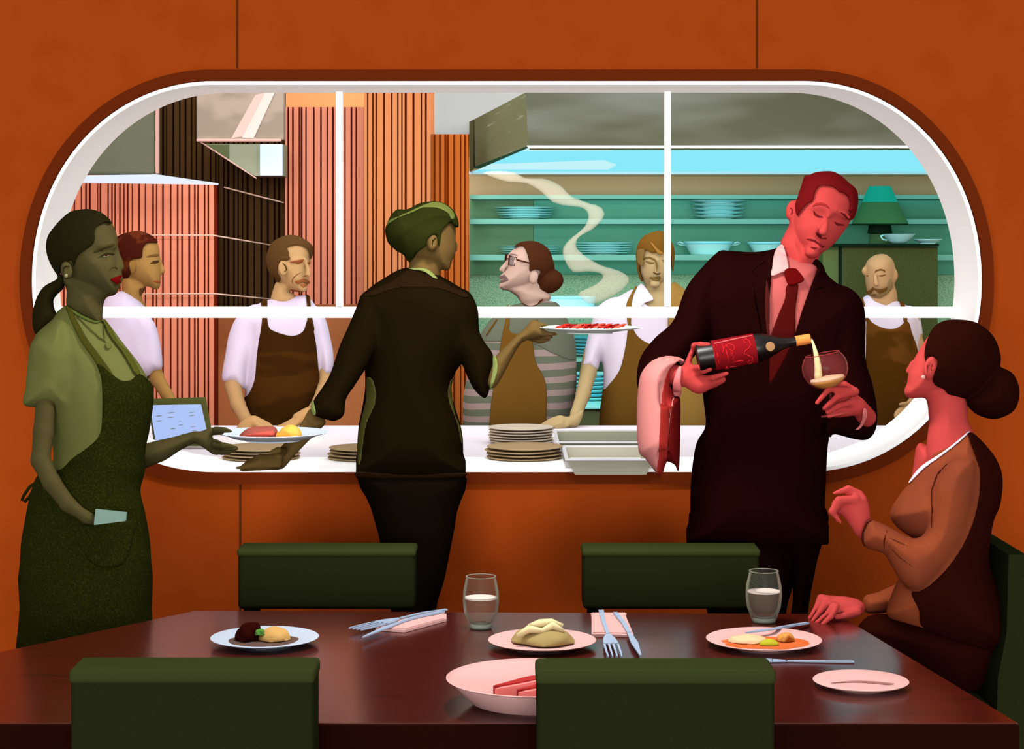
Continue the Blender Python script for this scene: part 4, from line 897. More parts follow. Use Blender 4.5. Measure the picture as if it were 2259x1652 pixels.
strk(fg, 'cheek_line', head, z('N', [(875, 832), (790, 870), (720, 930), (690, 1000), (720, 1050)]), 1.1, B_, bo, w1=.02)
strk(fg, 'jaw_line', head, z('N', [(575, 1125), (660, 1160), (780, 1170), (905, 1185)]), 2.2, B_, bo, w1=.03)
strk(fg, 'ear_fold', ear, z('N', [(520, 660), (575, 710), (600, 790), (550, 820)]), 1.8, mat('#4E3A1E'), bo)
WS = mat('#EBDDF7')
fg.mesh('shirt', I(U([Off(torso, .003), s1, s2], .02), fg.prism(z('A', [(1235, 492), (1150, 520), (1040, 580), (990, 850), (1015, 870), (1110, 905), (1120, 1000), (1100, 1300), (1480, 1300), (1475, 835), (1530, 840), (1540, 740), (1490, 590), (1440, 520), (1395, 478), (1350, 478), (1320, 500), (1270, 505)]), sm=False)), WS, pr, .0055)
ap = z('A', [(1190, 630), (1215, 600), (1232, 632), (1290, 655), (1340, 662), (1382, 640), (1398, 595), (1418, 600), (1440, 700), (1455, 850), (1475, 960), (1475, 1300), (1100, 1300), (1100, 1065), (1095, 960), (1130, 930), (1160, 860), (1170, 750)])
ao = chef_apron(fg, 'apron', torso, ap, mat('#4A2C0E', speck='#3C230B', scale=5, aniso=(.6, 1, 2.4), thr=(.47, .53)), pr)
for P in ([(1190, 492), (1216, 492), (1216, 570), (1222, 640), (1188, 660), (1194, 580)], [(1395, 480), (1412, 484), (1418, 560), (1432, 640), (1396, 640), (1402, 560)]):
    feat(fg, 'strap', Off(torso, .003), z('A', P), mat('#4A2C0E'), ao, .006, .003)
fg.mesh('trousers', legs(fg, (590, 670), 1010, 48, 34), BLK, pr, .012); shoes(fg, [(590, 0, 0), (670, 0, 0)], pr, BLK)
# ---------------------------------------------------------------- waiter in beret, seen from behind
fg = Fig(5.3); pr = person(905, 5.3, 'waiter seen from behind in a green beret and long dark jacket, holding two plates')
SK = mat('#6E562F'); 
head0 = fg.pill(z('O', [(560, 280), (800, 190), (1000, 220), (1140, 340), (1180, 460), (1178, 600), (1180, 720), (1165, 830), (1130, 920), (1105, 1000), (1085, 1052), (1000, 1050), (880, 1000), (740, 960), (600, 920), (470, 790), (400, 640), (410, 440)]), .080, .085, 0, .15)
bump = fg.tube([(*z('O', [(1170, 700)])[0], .03, 5), (*z('O', [(1178, 760)])[0], .03, 4)])
ear = Sub(fg.ell(*z('O', [(850, 670)])[0], -.078, 11, 19, .016, -6), fg.ell(*z('O', [(868, 650)])[0], -.092, 5, 10, .007), .004)
neck = fg.pill(z('O', [(520, 840), (525, 950), (520, 1060), (560, 1180), (900, 1240), (945, 1150), (950, 1050), (930, 950), (800, 850)]), .055, .06)
torso = fg.pill(z('B', [(520, 360), (440, 400), (345, 470), (320, 560), (330, 680), (345, 800), (348, 900), (335, 990), (318, 1080), (312, 1200), (320, 1312), (780, 1312), (782, 1200), (778, 1110), (755, 1020), (732, 950), (724, 890), (745, 830), (790, 760), (830, 680), (850, 570), (830, 500), (790, 460), (700, 405), (610, 362)]), .115, .11)
slL = fg.pill(z('B', [(340, 475), (300, 540), (265, 620), (225, 710), (185, 830), (145, 900), (108, 955), (98, 1000), (112, 1025), (170, 1045), (205, 1050), (245, 1022), (255, 950), (300, 880), (350, 800), (400, 690), (410, 560)]), .062, .06, -.10, 0, .45)
slR = fg.pill(z('B', [(800, 465), (835, 540), (855, 625), (885, 690), (920, 738), (930, 800), (915, 870), (893, 945), (845, 915), (808, 850), (775, 770), (735, 700), (730, 560)]), .062, .06, -.04, 0, .2)
hL = fg.pill(z('E', [(1885, 400), (1960, 450), (2060, 540), (1980, 640), (1830, 790), (1700, 930), (1600, 1045), (1540, 1050), (1480, 1000), (1480, 900), (1560, 820), (1640, 740), (1720, 655), (1800, 540)]), .028, .034, -.155, 0, .45)
fL = [fg.tube([(*z('E', [a])[0], wa, ra), (*z('E', [b])[0], wb, rb), (*z('E', [c])[0], wc, rc_)]) for a, b, c, wa, wb, wc, ra, rb, rc_ in (
    ((1540, 930), (1350, 930), (1200, 985), -.23, -.25, -.25, 9, 8, 5), ((1530, 970), (1340, 970), (1180, 1015), -.235, -.262, -.262, 9, 8, 5), ((1540, 1000), (1300, 1010), (1095, 1043), -.24, -.27, -.27, 8.5, 7, 3.5), ((1540, 1025), (1340, 1035), (1140, 1066), -.22, -.255, -.255, 8, 7, 3.5), ((1600, 860), (1540, 850), (1450, 880), -.22, -.27, -.28, 9, 7.5, 5))]
hR = fg.pill(z('B', [(900, 880), (920, 800), (935, 758), (1000, 690), (1060, 635), (1098, 598), (1135, 606), (1160, 640), (1150, 665), (1090, 680), (1050, 700), (1010, 765), (965, 850), (930, 900)]), .032, .035, -.13)
fR = [fg.tube([(*z('B', [a])[0], wa, ra), (*z('B', [b])[0], wb, rb), (*z('B', [c])[0], wc, rc_)]) for a, b, c, wa, wb, wc, ra, rb, rc_ in (
    ((1110, 605), (1140, 610), (1172, 615), -.13, -.15, -.16, 6.5, 5, 3.2), ((1110, 635), (1160, 652), (1212, 655), -.14, -.15, -.16, 7, 6, 4), ((1100, 655), (1150, 670), (1190, 668), -.12, -.12, -.12, 7, 6, 4), ((1095, 668), (1140, 682), (1180, 680), -.09, -.09, -.09, 6.5, 5.5, 4), ((1085, 672), (1130, 688), (1160, 688), -.07, -.065, -.06, 6, 5, 4))]
lg = fg.pill([(800, 1040), (1017, 1040), (1008, 1130), (996, 1200), (980, 1280), (962, 1347), (952, 1500), (944, 1840), (864, 1840), (866, 1500), (862, 1347), (840, 1203), (818, 1120)], .085, .09)
bo = fg.mesh('body', U([head0, bump, ear, neck, Off(torso, -.014), hL, hR]+fL+fR+[Off(slL, -.012), Off(slR, -.012), Off(lg, -.014)], .012), SK, pr, .005)
HP = z('O', [(188, 500), (205, 420), (240, 340), (280, 250), (340, 210), (420, 200), (500, 212), (560, 195), (680, 125), (780, 115), (870, 105), (990, 118), (1060, 160), (1125, 220), (1180, 310), (1203, 440), (1150, 400), (1115, 355), (1050, 430), (1000, 480), (972, 560), (952, 740), (925, 640), (905, 555), (830, 575), (772, 640), (768, 710), (640, 800), (560, 890), (520, 900), (440, 810), (330, 760), (225, 665)])
hat = U([I(Off(head0, .014), fg.prism(HP)), I(fg.pill(z('O', [(188, 500), (240, 330), (340, 210), (420, 200), (500, 212), (680, 125), (870, 105), (990, 118), (1110, 200), (1190, 330), (1205, 440), (1080, 400), (900, 500), (700, 640), (560, 780), (520, 890), (440, 810), (320, 755), (220, 660)]), .105, .10, 0), fg.prism(HP))], .015)
ho = fg.mesh('beret', hat, mat('#2E3311', k=.44), pr, .0045)
band = z('O', [(195, 470), (240, 360), (350, 310), (520, 235), (700, 150), (860, 100), (1000, 115), (1130, 215), (1165, 310), (1120, 350), (1070, 260), (950, 195), (830, 175), (700, 185), (560, 250), (400, 310), (250, 400), (190, 480)])
tag(fg.mesh('edge_band', I(Off(hat, .003), fg.prism(band, -1, .0)), mat('#727D3C', k=.46), ho, .0035), 'light olive painted light on the top edge of the beret')  # lighter olive overlay paints light falling on the beret's top edge
fg.mesh('nape_hair', I(Off(U([head0, neck], .012), .006), fg.prism(z('O', [(400, 740), (640, 790), (740, 720), (640, 810), (590, 890), (540, 930), (510, 940), (450, 850)]))), mat('#3A3A10', k=.45), pr, .004)
strk(fg, 'ear_fold', ear, z('O', [(850, 700), (860, 640), (900, 600)]), 2.2, mat('#1F240E'), bo)
feat(fg, 'collar', U([neck, Off(torso, .003)], .01), z('O', [(478, 1035), (620, 1020), (740, 1028), (830, 1070), (900, 1140), (930, 1175), (860, 1160), (770, 1095), (700, 1065), (600, 1048)]), mat('#93A05A', k=.5), pr, .007, .003)
jk = U([Off(torso, .004), slL, slR], .02)
jf = I(jk, fg.prism(z('B', [(480, 352), (420, 380), (300, 460), (150, 800), (80, 960), (105, 1040), (200, 1070), (270, 1060), (300, 900), (300, 1326), (800, 1326), (800, 900), (880, 960), (905, 930), (945, 800), (930, 740), (860, 450), (720, 380), (660, 366), (600, 352)]), sm=False))
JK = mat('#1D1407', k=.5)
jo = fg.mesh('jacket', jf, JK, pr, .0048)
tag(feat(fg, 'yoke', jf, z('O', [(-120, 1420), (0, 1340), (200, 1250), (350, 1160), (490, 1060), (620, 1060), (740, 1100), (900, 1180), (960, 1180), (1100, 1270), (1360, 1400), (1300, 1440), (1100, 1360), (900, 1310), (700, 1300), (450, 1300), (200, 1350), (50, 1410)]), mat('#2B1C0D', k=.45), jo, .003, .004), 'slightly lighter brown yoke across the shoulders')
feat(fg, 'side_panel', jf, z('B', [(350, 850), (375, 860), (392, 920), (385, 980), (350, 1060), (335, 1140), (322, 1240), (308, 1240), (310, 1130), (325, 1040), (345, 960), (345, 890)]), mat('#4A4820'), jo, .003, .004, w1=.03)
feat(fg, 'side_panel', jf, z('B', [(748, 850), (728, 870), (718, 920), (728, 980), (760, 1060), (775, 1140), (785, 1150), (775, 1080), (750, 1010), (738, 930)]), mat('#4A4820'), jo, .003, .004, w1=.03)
feat(fg, 'hem_band', jf, z('B', [(316, 1280), (550, 1296), (784, 1284), (784, 1304), (550, 1314), (318, 1306)]), mat('#2F1E10'), jo, .004, .004)
feat(fg, 'cuff', U([slL, hL], .02), z('B', [(88, 958), (104, 955), (112, 985), (118, 1018), (106, 1022), (92, 990)]), mat('#93A05A', k=.5), pr, .004, .003, w1=0)
feat(fg, 'cuff', U([slR, hR], .02), z('B', [(924, 755), (938, 760), (946, 800), (938, 850), (918, 900), (908, 905), (922, 820)]), mat('#93A05A', k=.5), pr, .004, .003, w1=0)
fg.mesh('trousers', lg, mat('#110B05'), pr, .006); shoes(fg, [(875, 0, 0), (938, 0, 0)], pr, BLK)
pc = Vector((W(1300, 0, 5.18).x, 5.18, HC-(735-HY)*5.18/F)); q = 5.18/F
plate('dinner_plate', pc, 114*q, .016, mat('#DDEBE6'), 'pale plate with red sliced meat held up by the waiter in the beret', 'plate', None, 96, .7, .45)
e = empty('sliced_ham', (pc.x, pc.y, pc.z+.01), 'overlapping thin red meat slices on the raised plate', 'meat')
for i in range(9):
    u = -.075+.0185*i; r = random.Random(i); P = [(-.016, -.028), (.010, -.032), (.020, .0), (.012, .03), (-.012, .028)]
    h0 = .010; mbq = MB().prism([Vector((pc.x+u+x, pc.y+y, pc.z+h0+.006*(x+.02)/.03+r.uniform(0, .003))) for x, y in smooth_poly(P, 3)], (.006, 0, .006))
    mbq.make('meat_slice', mat('#D8342B' if i % 3 == 0 else '#A3211C' if i % 3 == 1 else '#EE5C4A'), e)
# ---------------------------------------------------------------- cook with glasses
fg = Fig(7.55); pr = person(1160, 7.55, 'woman cook with brown bun and square glasses looking up, grey striped shirt and tan apron')
SK = mat('#CFAE9E')
head0 = fg.pill(z('P', [(650, 330), (760, 250), (900, 240), (1040, 270), (1160, 360), (1225, 500), (1200, 680), (1060, 820), (900, 900), (760, 930), (600, 950), (490, 945), (440, 900), (455, 820), (460, 750), (490, 690), (520, 600), (535, 500), (560, 420)]), .076, .085, 0, .1)
nose = fg.tube([(*z('P', [(520, 560)])[0], -.008, 3.5), (*z('P', [(470, 630)])[0], -.01, 4.5), (*z('P', [(450, 655)])[0], -.01, 4.5)])
lps = fg.tube([(*z('P', [(470, 770)])[0], -.01, 6)]); chin = fg.ell(*z('P', [(475, 905)])[0], -.01, 8, 7, .02)
head = U([head0, nose, lps, chin], .01)
ear = fg.ell(*z('P', [(945, 770)])[0], -.076, 10, 15, .014, -12)
neck = fg.pill(z('P', [(1000, 780), (1120, 950), (1210, 1080), (1050, 1220), (900, 1260), (770, 1180), (700, 1060), (620, 1000), (560, 930), (800, 850)]), .052, .06)
torso = fg.pill(z('B', [(1070, 505), (1000, 530), (920, 590), (870, 660), (850, 760), (810, 850), (792, 950), (790, 1060), (790, 1300), (1275, 1300), (1282, 1050), (1300, 900), (1300, 760), (1290, 660), (1258, 585), (1215, 515), (1140, 495)]), .115, .11)
bo = fg.mesh('body', U([head, ear, neck, Off(torso, -.012), legs(fg, (1100, 1200), 1010, 46, 28)], .011), SK, pr, .0055)
hp = z('P', [(632, 318), (720, 245), (850, 218), (960, 220), (1080, 265), (1180, 350), (1232, 480), (1262, 600), (1268, 660), (1340, 690), (1395, 790), (1382, 880), (1310, 960), (1200, 1010), (1010, 990), (985, 870), (1015, 860), (1005, 770), (1055, 680), (960, 652), (882, 680), (880, 560), (850, 420), (790, 300), (700, 295)])
bun = fg.pill(z('P', [(1050, 680), (1200, 640), (1340, 690), (1397, 790), (1382, 880), (1310, 960), (1200, 1010), (1010, 990), (985, 870), (1010, 770)]), .055, .06)
fg.mesh('hair', U([I(Off(head0, .011), fg.prism(hp)), bun], .008), mat('#4B2816'), pr, .0045)
feat(fg, 'lips', head, z('P', [(415, 758), (470, 740), (500, 725), (545, 775), (562, 815), (500, 840), (440, 850), (435, 820), (490, 800), (480, 782), (440, 790)]), mat('#7F6663'), bo, .002, .0022, .05)
strk(fg, 'nostril', head, z('P', [(560, 590), (520, 640), (498, 680)]), 2.6, mat('#8A716C'), bo)
strk(fg, 'jaw_line', U([head, neck], .011), z('P', [(440, 915), (490, 960), (600, 985), (700, 1050), (750, 1140)]), 2.5, mat('#8A716C'), bo, w1=.02)
GLS = mat('#4A2416')
mbg = MB(); yy = lambda u, v, w: W(u, v, 7.55+w)
qd = z('P', [(578, 445), (690, 462), (650, 598), (565, 580)])
mbg.tube([yy(u, v, -.062) for u, v in qd], .0032, closed=True)
qd2 = z('P', [(520, 420), (540, 425), (520, 525), (512, 520)]); mbg.tube([yy(u, v, .02) for u, v in qd2], .0028, closed=True)
mbg.tube([yy(*z('P', [(685, 500)])[0], -.064), yy(*z('P', [(780, 525)])[0], -.085), yy(*z('P', [(885, 553)])[0], -.092)], .0030)
mbg.tube([yy(*z('P', [(572, 490)])[0], -.062), yy(*z('P', [(520, 480)])[0], .02)], .0026)
ge = mbg.make('glasses', GLS, pr, True)
MB().prism([yy(u, v, -.062) for u, v in z('P', [(585, 455), (680, 470), (645, 590), (572, 572)])], (0, .0015, 0)).make('lens', tmat('lens', '#6E5F5C', .8), ge)
feat(fg, 'eyebrow', head, z('P', [(565, 425), (620, 405), (690, 425), (700, 445), (640, 432), (580, 445)]), mat('#8A716C'), bo)
fg.mesh('shirt', I(Off(torso, .003), fg.prism(z('B', [(1060, 510), (1080, 522), (1110, 528), (1150, 510), (1165, 500), (1240, 515), (1320, 600), (1330, 900), (1300, 1310), (770, 1310), (780, 900), (840, 650), (920, 570), (1000, 525)]), sm=False)), mat('#A6918D', stripes='#6E7462', scale=6.2, thr=(.42, .5)), pr, .006)
feat(fg, 'chest_panel', Off(torso, .003), z('B', [(1010, 528), (1060, 512), (1090, 526), (1150, 512), (1210, 518), (1258, 580), (1296, 680), (1296, 770), (1200, 745), (1110, 700), (1000, 690), (880, 690), (870, 660), (920, 580)]), mat('#6E7462'), pr, .003, .005)
feat(fg, 'necklace', U([neck, Off(torso, .003)], .01), z('P', [(750, 1135), (820, 1185), (890, 1200), (980, 1185), (1050, 1110), (1100, 1095), (1050, 1150), (980, 1200), (880, 1212), (800, 1195)]), mat('#5A2A18'), pr, .005, .003)
AP2 = mat('#75521F')
ao = chef_apron(fg, 'apron', torso, z('B', [(985, 595), (1000, 640), (1040, 655), (1085, 640), (1105, 690), (1118, 780), (1165, 880), (1168, 1060), (1170, 1300), (905, 1300), (908, 1060), (925, 900), (950, 760), (965, 660)]), AP2, pr, .013)
for P in ([(985, 520), (995, 520), (1000, 600), (990, 640), (975, 640), (982, 580)], [(1120, 590), (1128, 600), (1110, 650), (1095, 690), (1080, 660)], [(935, 590), (942, 592), (900, 655), (893, 655)]):
    feat(fg, 'strap', Off(torso, .006), z('B', P), AP2, ao, .004, .003)
fg.mesh('trousers', legs(fg, (1100, 1200), 1010, 50, 34), BLK, pr, .012); shoes(fg, [(1100, 0, 0), (1200, 0, 0)], pr, BLK)
# ---------------------------------------------------------------- blond cook
fg = Fig(7.6); pr = person(1445, 7.6, 'young cook with tousled light brown hair looking down, leaning one hand on the counter')
SK = mat('#C2AA7A'); BR = mat('#7E6636')
head0 = fg.pill(z('Q', [(330, 420), (400, 300), (520, 220), (680, 190), (800, 230), (890, 340), (935, 500), (940, 700), (915, 900), (850, 1060), (740, 1150), (600, 1190), (500, 1150), (420, 1080), (360, 980), (318, 800), (305, 600)]), .085, .07, 0)
nose = fg.tube([(*z('Q', [(650, 700)])[0], -.086, 2.5), (*z('Q', [(655, 800)])[0], -.092, 3.6), (*z('Q', [(655, 905)])[0], -.098, 5.5)])
head = U([head0, nose, fg.ell(*z('Q', [(620, 1130)])[0], -.07, 12, 8, .02)], .012)
neck = fg.pill(z('Q', [(430, 1050), (440, 1150), (480, 1300), (560, 1450), (860, 1450), (900, 1250), (850, 1050)]), .05, .05)
torso = fg.pill(z('B', [(1595, 440), (1510, 480), (1440, 520), (1400, 580), (1410, 700), (1430, 820), (1428, 950), (1420, 1080), (1420, 1300), (1885, 1300), (1885, 700), (1865, 560), (1840, 490), (1790, 455), (1735, 432)]), .115, .10)
s1 = fg.pill(z('B', [(1480, 490), (1400, 530), (1375, 595), (1350, 690), (1335, 760), (1325, 800), (1360, 812), (1400, 818), (1415, 765), (1450, 700), (1480, 580)]), .058, .05, -.03)
arm = fg.tube(z('B', [(1372, 740, -.03, 36), (1358, 830, -.05, 37), (1335, 930, -.17, 33), (1305, 1015, -.34, 27), (1295, 1040, -.38, 24)]))
h1 = fg.pill(z('B', [(1335, 1000), (1270, 1030), (1225, 1025), (1180, 1045), (1160, 1065), (1200, 1080), (1260, 1086), (1312, 1072)]), .026, .026, -.41)
f1 = [fg.tube([(*z('B', [(1235, 1040+8*i)])[0], -.41-.014*i, 5), (*z('B', [(1185+3*i, 1050+8*i)])[0], -.41-.017*i, 4.4), (*z('B', [(1140+10*i, 1072+7*i)])[0], -.41-.017*i, 3.6)]) for i in range(4)]+[fg.tube([(*z('B', [(1265, 1070)])[0], -.44, 5), (*z('B', [(1215, 1088)])[0], -.46, 4)])]
bo = fg.mesh('body', U([head, neck, Off(torso, -.012), arm, h1]+f1+[legs(fg, (1400, 1500), 1010, 46, 28)], .011), SK, pr, .0055)
hp = z('Q', [(680, 155), (800, 190), (900, 330), (965, 450), (978, 620), (962, 820), (938, 975), (925, 700), (905, 560), (860, 520), (770, 560), (700, 580), (640, 556), (560, 562), (480, 520), (432, 515), (405, 640), (400, 785), (345, 775), (342, 900), (400, 1080), (355, 1060), (312, 950), (290, 800), (270, 600), (300, 420), (360, 310), (420, 250), (520, 200)])
hr = mat('#79541F')
ho = fg.mesh('hair', I(Off(U([head0, fg.pill(z('Q', [(300, 420), (360, 300), (520, 205), (680, 158), (800, 195), (900, 335), (960, 460), (900, 540), (600, 520), (330, 520)]), .085, .08)], .01), .011), fg.prism(hp)), hr, pr, .0045)
feat(fg, 'sideburn', head0, z('Q', [(300, 480), (345, 475), (430, 515), (405, 640), (405, 795), (340, 780), (290, 700), (285, 560)]), mat('#8B7040'), bo, .013, .003)
feat(fg, 'hair_lock', Off(head0, .011), z('Q', [(530, 370), (570, 380), (640, 460), (700, 510), (760, 545), (770, 590), (680, 580), (620, 500)]), mat('#A87A38'), ho, .004, .003)
strk(fg, 'eyebrow', head, z('Q', [(405, 690), (440, 655), (520, 645), (600, 680), (640, 720), (655, 800), (650, 900)]), 2.6, BR, bo)
feat(fg, 'eyelid', head, z('Q', [(440, 700), (500, 715), (600, 730), (600, 755), (540, 765), (480, 745)]), BR, bo)
strk(fg, 'eyelid', head, z('Q', [(740, 685), (790, 720), (860, 730)]), 2.4, BR, bo)
feat(fg, 'nostril', head, z('Q', [(568, 910), (640, 925), (690, 930), (725, 915), (700, 955), (640, 955)]), mat('#6E4C22'), bo)
feat(fg, 'lips', head, z('Q', [(512, 1005), (600, 1000), (650, 995), (718, 990), (715, 1050), (665, 1075), (600, 1062), (550, 1040)]), BR, bo, .003)
sc = Off(torso, .003)
fg.mesh('shirt', I(U([sc, s1], .02), fg.prism(z('B', [(1575, 420), (1560, 450), (1620, 520), (1680, 560), (1720, 530), (1780, 460), (1900, 500), (1900, 1310), (1410, 1310), (1415, 825), (1395, 820), (1320, 805), (1370, 500), (1480, 460)]), sm=False)), mat('#F5E9FB'), pr, .0055)
feat(fg, 'collar', U([Off(neck, .008), sc], .01), z('Q', [(330, 1120), (360, 1110), (440, 1180), (520, 1290), (590, 1410), (440, 1470), (330, 1560), (200, 1540), (230, 1350)]), mat('#F5E9FB'), pr, .006, .003)
ao = chef_apron(fg, 'apron', torso, z('B', [(1545, 600), (1530, 700), (1500, 820), (1440, 900), (1420, 940), (1418, 1300), (1880, 1300), (1900, 700), (1740, 720), (1640, 700), (1580, 660)]), AP2, pr, .011)
feat(fg, 'strap', sc, z('Q', [(270, 1160), (320, 1120), (300, 1180), (240, 1280), (205, 1420), (210, 1560), (190, 1700), (170, 1900), (130, 1900), (90, 1600), (110, 1450), (190, 1290)]), mat('#8A6526'), ao, .006, .003)
tag(feat(fg, 'sleeve', sc, z('B', [(1733, 430), (1800, 452), (1850, 480), (1900, 560), (1910, 1060), (1735, 1060), (1720, 700)]), mat('#A6803F'), pr, .013, .005), 'ochre sleeve and side on the far shoulder')
fg.mesh('trousers', legs(fg, (1400, 1500), 1010, 50, 34), BLK, pr, .012); shoes(fg, [(1400, 0, 0), (1500, 0, 0)], pr, BLK)
# ---------------------------------------------------------------- bald cook
fg = Fig(7.8); pr = person(1955, 7.8, 'bald cook with a dark moustache in white t-shirt and brown apron at the right')
SK = mat('#D0A677'); BR = mat('#7D5628')
head0 = fg.pill(z('R', [(400, 560), (410, 430), (480, 330), (600, 265), (740, 250), (850, 300), (920, 390), (950, 520), (945, 700), (930, 850), (860, 980), (760, 1080), (650, 1120), (540, 1080), (460, 980), (420, 850), (400, 700)]), .085, .07)
nose = fg.tube([(*z('R', [(585, 600)])[0], -.086, 2.5), (*z('R', [(590, 700)])[0], -.095, 4), (*z('R', [(605, 800)])[0], -.102, 5.5)])
e1 = Sub(fg.ell(*z('R', [(935, 640)])[0], -.02, 8, 13.5, .014), fg.ell(*z('R', [(925, 640)])[0], -.036, 4, 8, .006), .004)
e2 = fg.ell(*z('R', [(392, 560)])[0], -.02, 6.5, 9, .014)
head = U([head0, nose], .012)
neck = fg.pill(z('R', [(480, 950), (560, 1100), (700, 1250), (960, 1250), (990, 1050), (940, 850), (800, 900)]), .05, .05)
torso = fg.pill([(1925, 648), (1900, 662), (1884, 690), (1892, 760), (1900, 850), (1896, 950), (1896, 1100), (2030, 1100), (2028, 950), (2030, 850), (2032, 760), (2025, 705), (2008, 682), (1985, 668), (1960, 655)], .11, .09)
arm = fg.tube([(2016, 700, -.02, 13), (2026, 760, -.03, 12), (2030, 820, -.05, 11), (2022, 870, -.10, 9), (2000, 900, -.14, 8)])
fh = [fg.tube([(2000-2*i, 896+4*i, -.14-.01*i, 5), (1984-2*i, 904+4*i, -.17-.01*i, 4), (1976, 912+3*i, -.18-.01*i, 3.4)]) for i in range(4)]+[fg.tube([(2002, 890, -.15, 5), (1986, 892, -.18, 4)])]
bo = fg.mesh('body', U([head, e1, e2, neck, Off(torso, -.012), arm]+fh+[legs(fg, (1935, 2000), 1000, 38, 26)], .011), SK, pr, .0055)
strk(fg, 'eyebrow', head, z('R', [(578, 590), (600, 555), (680, 535), (750, 550), (768, 590)]), 2, BR, bo)
strk(fg, 'eyelid', head, z('R', [(645, 645), (710, 648), (785, 625)]), 2, BR, bo)
strk(fg, 'eyelid', head, z('R', [(412, 640), (440, 650), (470, 645)]), 1.6, BR, bo)
feat(fg, 'moustache', head, z('R', [(413, 905), (450, 925), (520, 870), (550, 855), (600, 882), (700, 885), (810, 850), (790, 905), (720, 955), (665, 968), (610, 935), (560, 895), (510, 955), (470, 975), (430, 960)]), BR, bo, .006, .003, .03)
feat(fg, 'beard', head, z('R', [(500, 985), (600, 960), (700, 975), (780, 900), (800, 760), (870, 690), (905, 800), (900, 920), (800, 1040), (690, 1110), (570, 1090), (520, 1030)]), mat('#AB9062'), bo, .0012, .003, .03)
feat(fg, 'lip', head, z('R', [(528, 985), (600, 980), (595, 1002), (550, 1008)]), BR, bo, .003)
strk(fg, 'ear_fold', e1, z('R', [(900, 600), (925, 620), (910, 680), (885, 710)]), 1.6, BR, bo, w1=.05)
sc = Off(torso, .003)
fg.mesh('shirt', I(U([sc, fg.tube([(2012, 690, -.01, 16), (2020, 735, -.02, 15)])], .015), fg.prism([(1880, 650), (1903, 643), (1912, 645), (1930, 665), (1955, 674), (1972, 665), (1995, 663), (2012, 676), (2028, 690), (2040, 742), (2026, 752), (2036, 1120), (1885, 1120)], sm=False)), mat('#F5E9FB'), pr, .0055)
ao = chef_apron(fg, 'apron', torso, [(1912, 704), (1925, 712), (1950, 724), (1978, 724), (2002, 708), (2012, 735), (2024, 770), (2030, 830), (2030, 1100), (1896, 1100), (1898, 950), (1906, 860), (1910, 780)], mat('#70451A', speck='#5A370F', scale=4, aniso=(1, 1, 1.4), thr=(.46, .5)), pr)
feat(fg, 'strap', sc, [(1896, 652), (1902, 655), (1910, 680), (1916, 708), (1906, 704), (1898, 675)], mat('#704318'), ao, .006, .003)
feat(fg, 'strap', sc, [(1984, 662), (1990, 658), (1996, 672), (2002, 705), (1994, 710), (1990, 685)], mat('#704318'), ao, .006, .003)
fg.mesh('trousers', legs(fg, (1935, 2000), 1000, 40, 30), BLK, pr, .012); shoes(fg, [(1935, 0, 0), (2000, 0, 0)], pr, BLK)
# ---------------------------------------------------------------- sommelier
fg = Fig(5.2); pr = person(1680, 5.2, 'sommelier in dark suit and red tie, head tilted, pouring wine into a glass')
SK = mat('#D04946', k=.54); DR = mat('#6B1A1C')
def f3(P, w): return [(*z('F', [p[:2]])[0], w if len(p) < 4 else p[2], p[-1]) for p in P]
head0 = fg.pill(z('F', [(560, 200), (680, 140), (820, 125), (940, 165), (1040, 250), (1110, 360), (1140, 480), (1115, 620), (1060, 740), (1000, 830), (900, 960), (780, 1060), (700, 1110), (610, 1132), (530, 1085), (440, 980), (380, 830), (380, 680), (410, 500), (480, 320)]), .092, .085, 0, .12)
nose = fg.tube([(*z('F', [(822, 610)])[0], -.085, 5), (*z('F', [(785, 720)])[0], -.095, 7), (*z('F', [(748, 830)])[0], -.105, 10)])
brL = fg.tube([(*z('F', [(640, 520)])[0], -.078, 4), (*z('F', [(730, 505)])[0], -.084, 5), (*z('F', [(820, 540)])[0], -.084, 5)])
brR = fg.tube([(*z('F', [(900, 570)])[0], -.078, 5), (*z('F', [(1060, 660)])[0], -.055, 4)])
lip = fg.tube([(*z('F', [(610, 960)])[0], -.072, 6), (*z('F', [(700, 1005)])[0], -.078, 6)])
chin = fg.ell(*z('F', [(620, 1080)])[0], -.055, 17, 13, .028)
head = U([head0, nose, brL, brR, lip, chin], .016)
head = Sub(Sub(head, fg.ell(*z('F', [(700, 640)])[0], -.100, 15, 8, .016, -20), .02), fg.ell(*z('F', [(960, 740)])[0], -.092, 13, 8, .016, -20), .02)
ear = Sub(fg.ell(*z('F', [(362, 570)])[0], -.02, 12, 22, .018, -12), fg.ell(*z('F', [(362, 565)])[0], -.042, 6, 13, .010, -12), .005)
neck = fg.pill(z('F', [(380, 660), (330, 760), (270, 880), (230, 980), (260, 1150), (360, 1400), (600, 1400), (650, 1250), (700, 1120), (600, 1000)]), .06, .07)
torso = fg.pill(z('C', [(690, 395), (640, 402), (560, 412), (440, 408), (385, 455), (310, 550), (300, 650), (330, 760), (355, 900), (365, 1010), (375, 1125), (335, 1205), (315, 1350), (312, 1500), (316, 1640), (838, 1640), (857, 1450), (868, 1220), (885, 1165), (930, 1100), (985, 1000), (1005, 850), (1015, 680), (990, 595), (930, 555), (870, 505), (830, 440)]), .135, .13)
slL = fg.pill(z('C', [(440, 408), (350, 480), (285, 560), (235, 690), (160, 760), (100, 840), (84, 930), (100, 1000), (150, 1040), (220, 1010), (262, 1000), (275, 880), (330, 830), (390, 720), (420, 560)]), .07, .065, -.10, 0, .35)
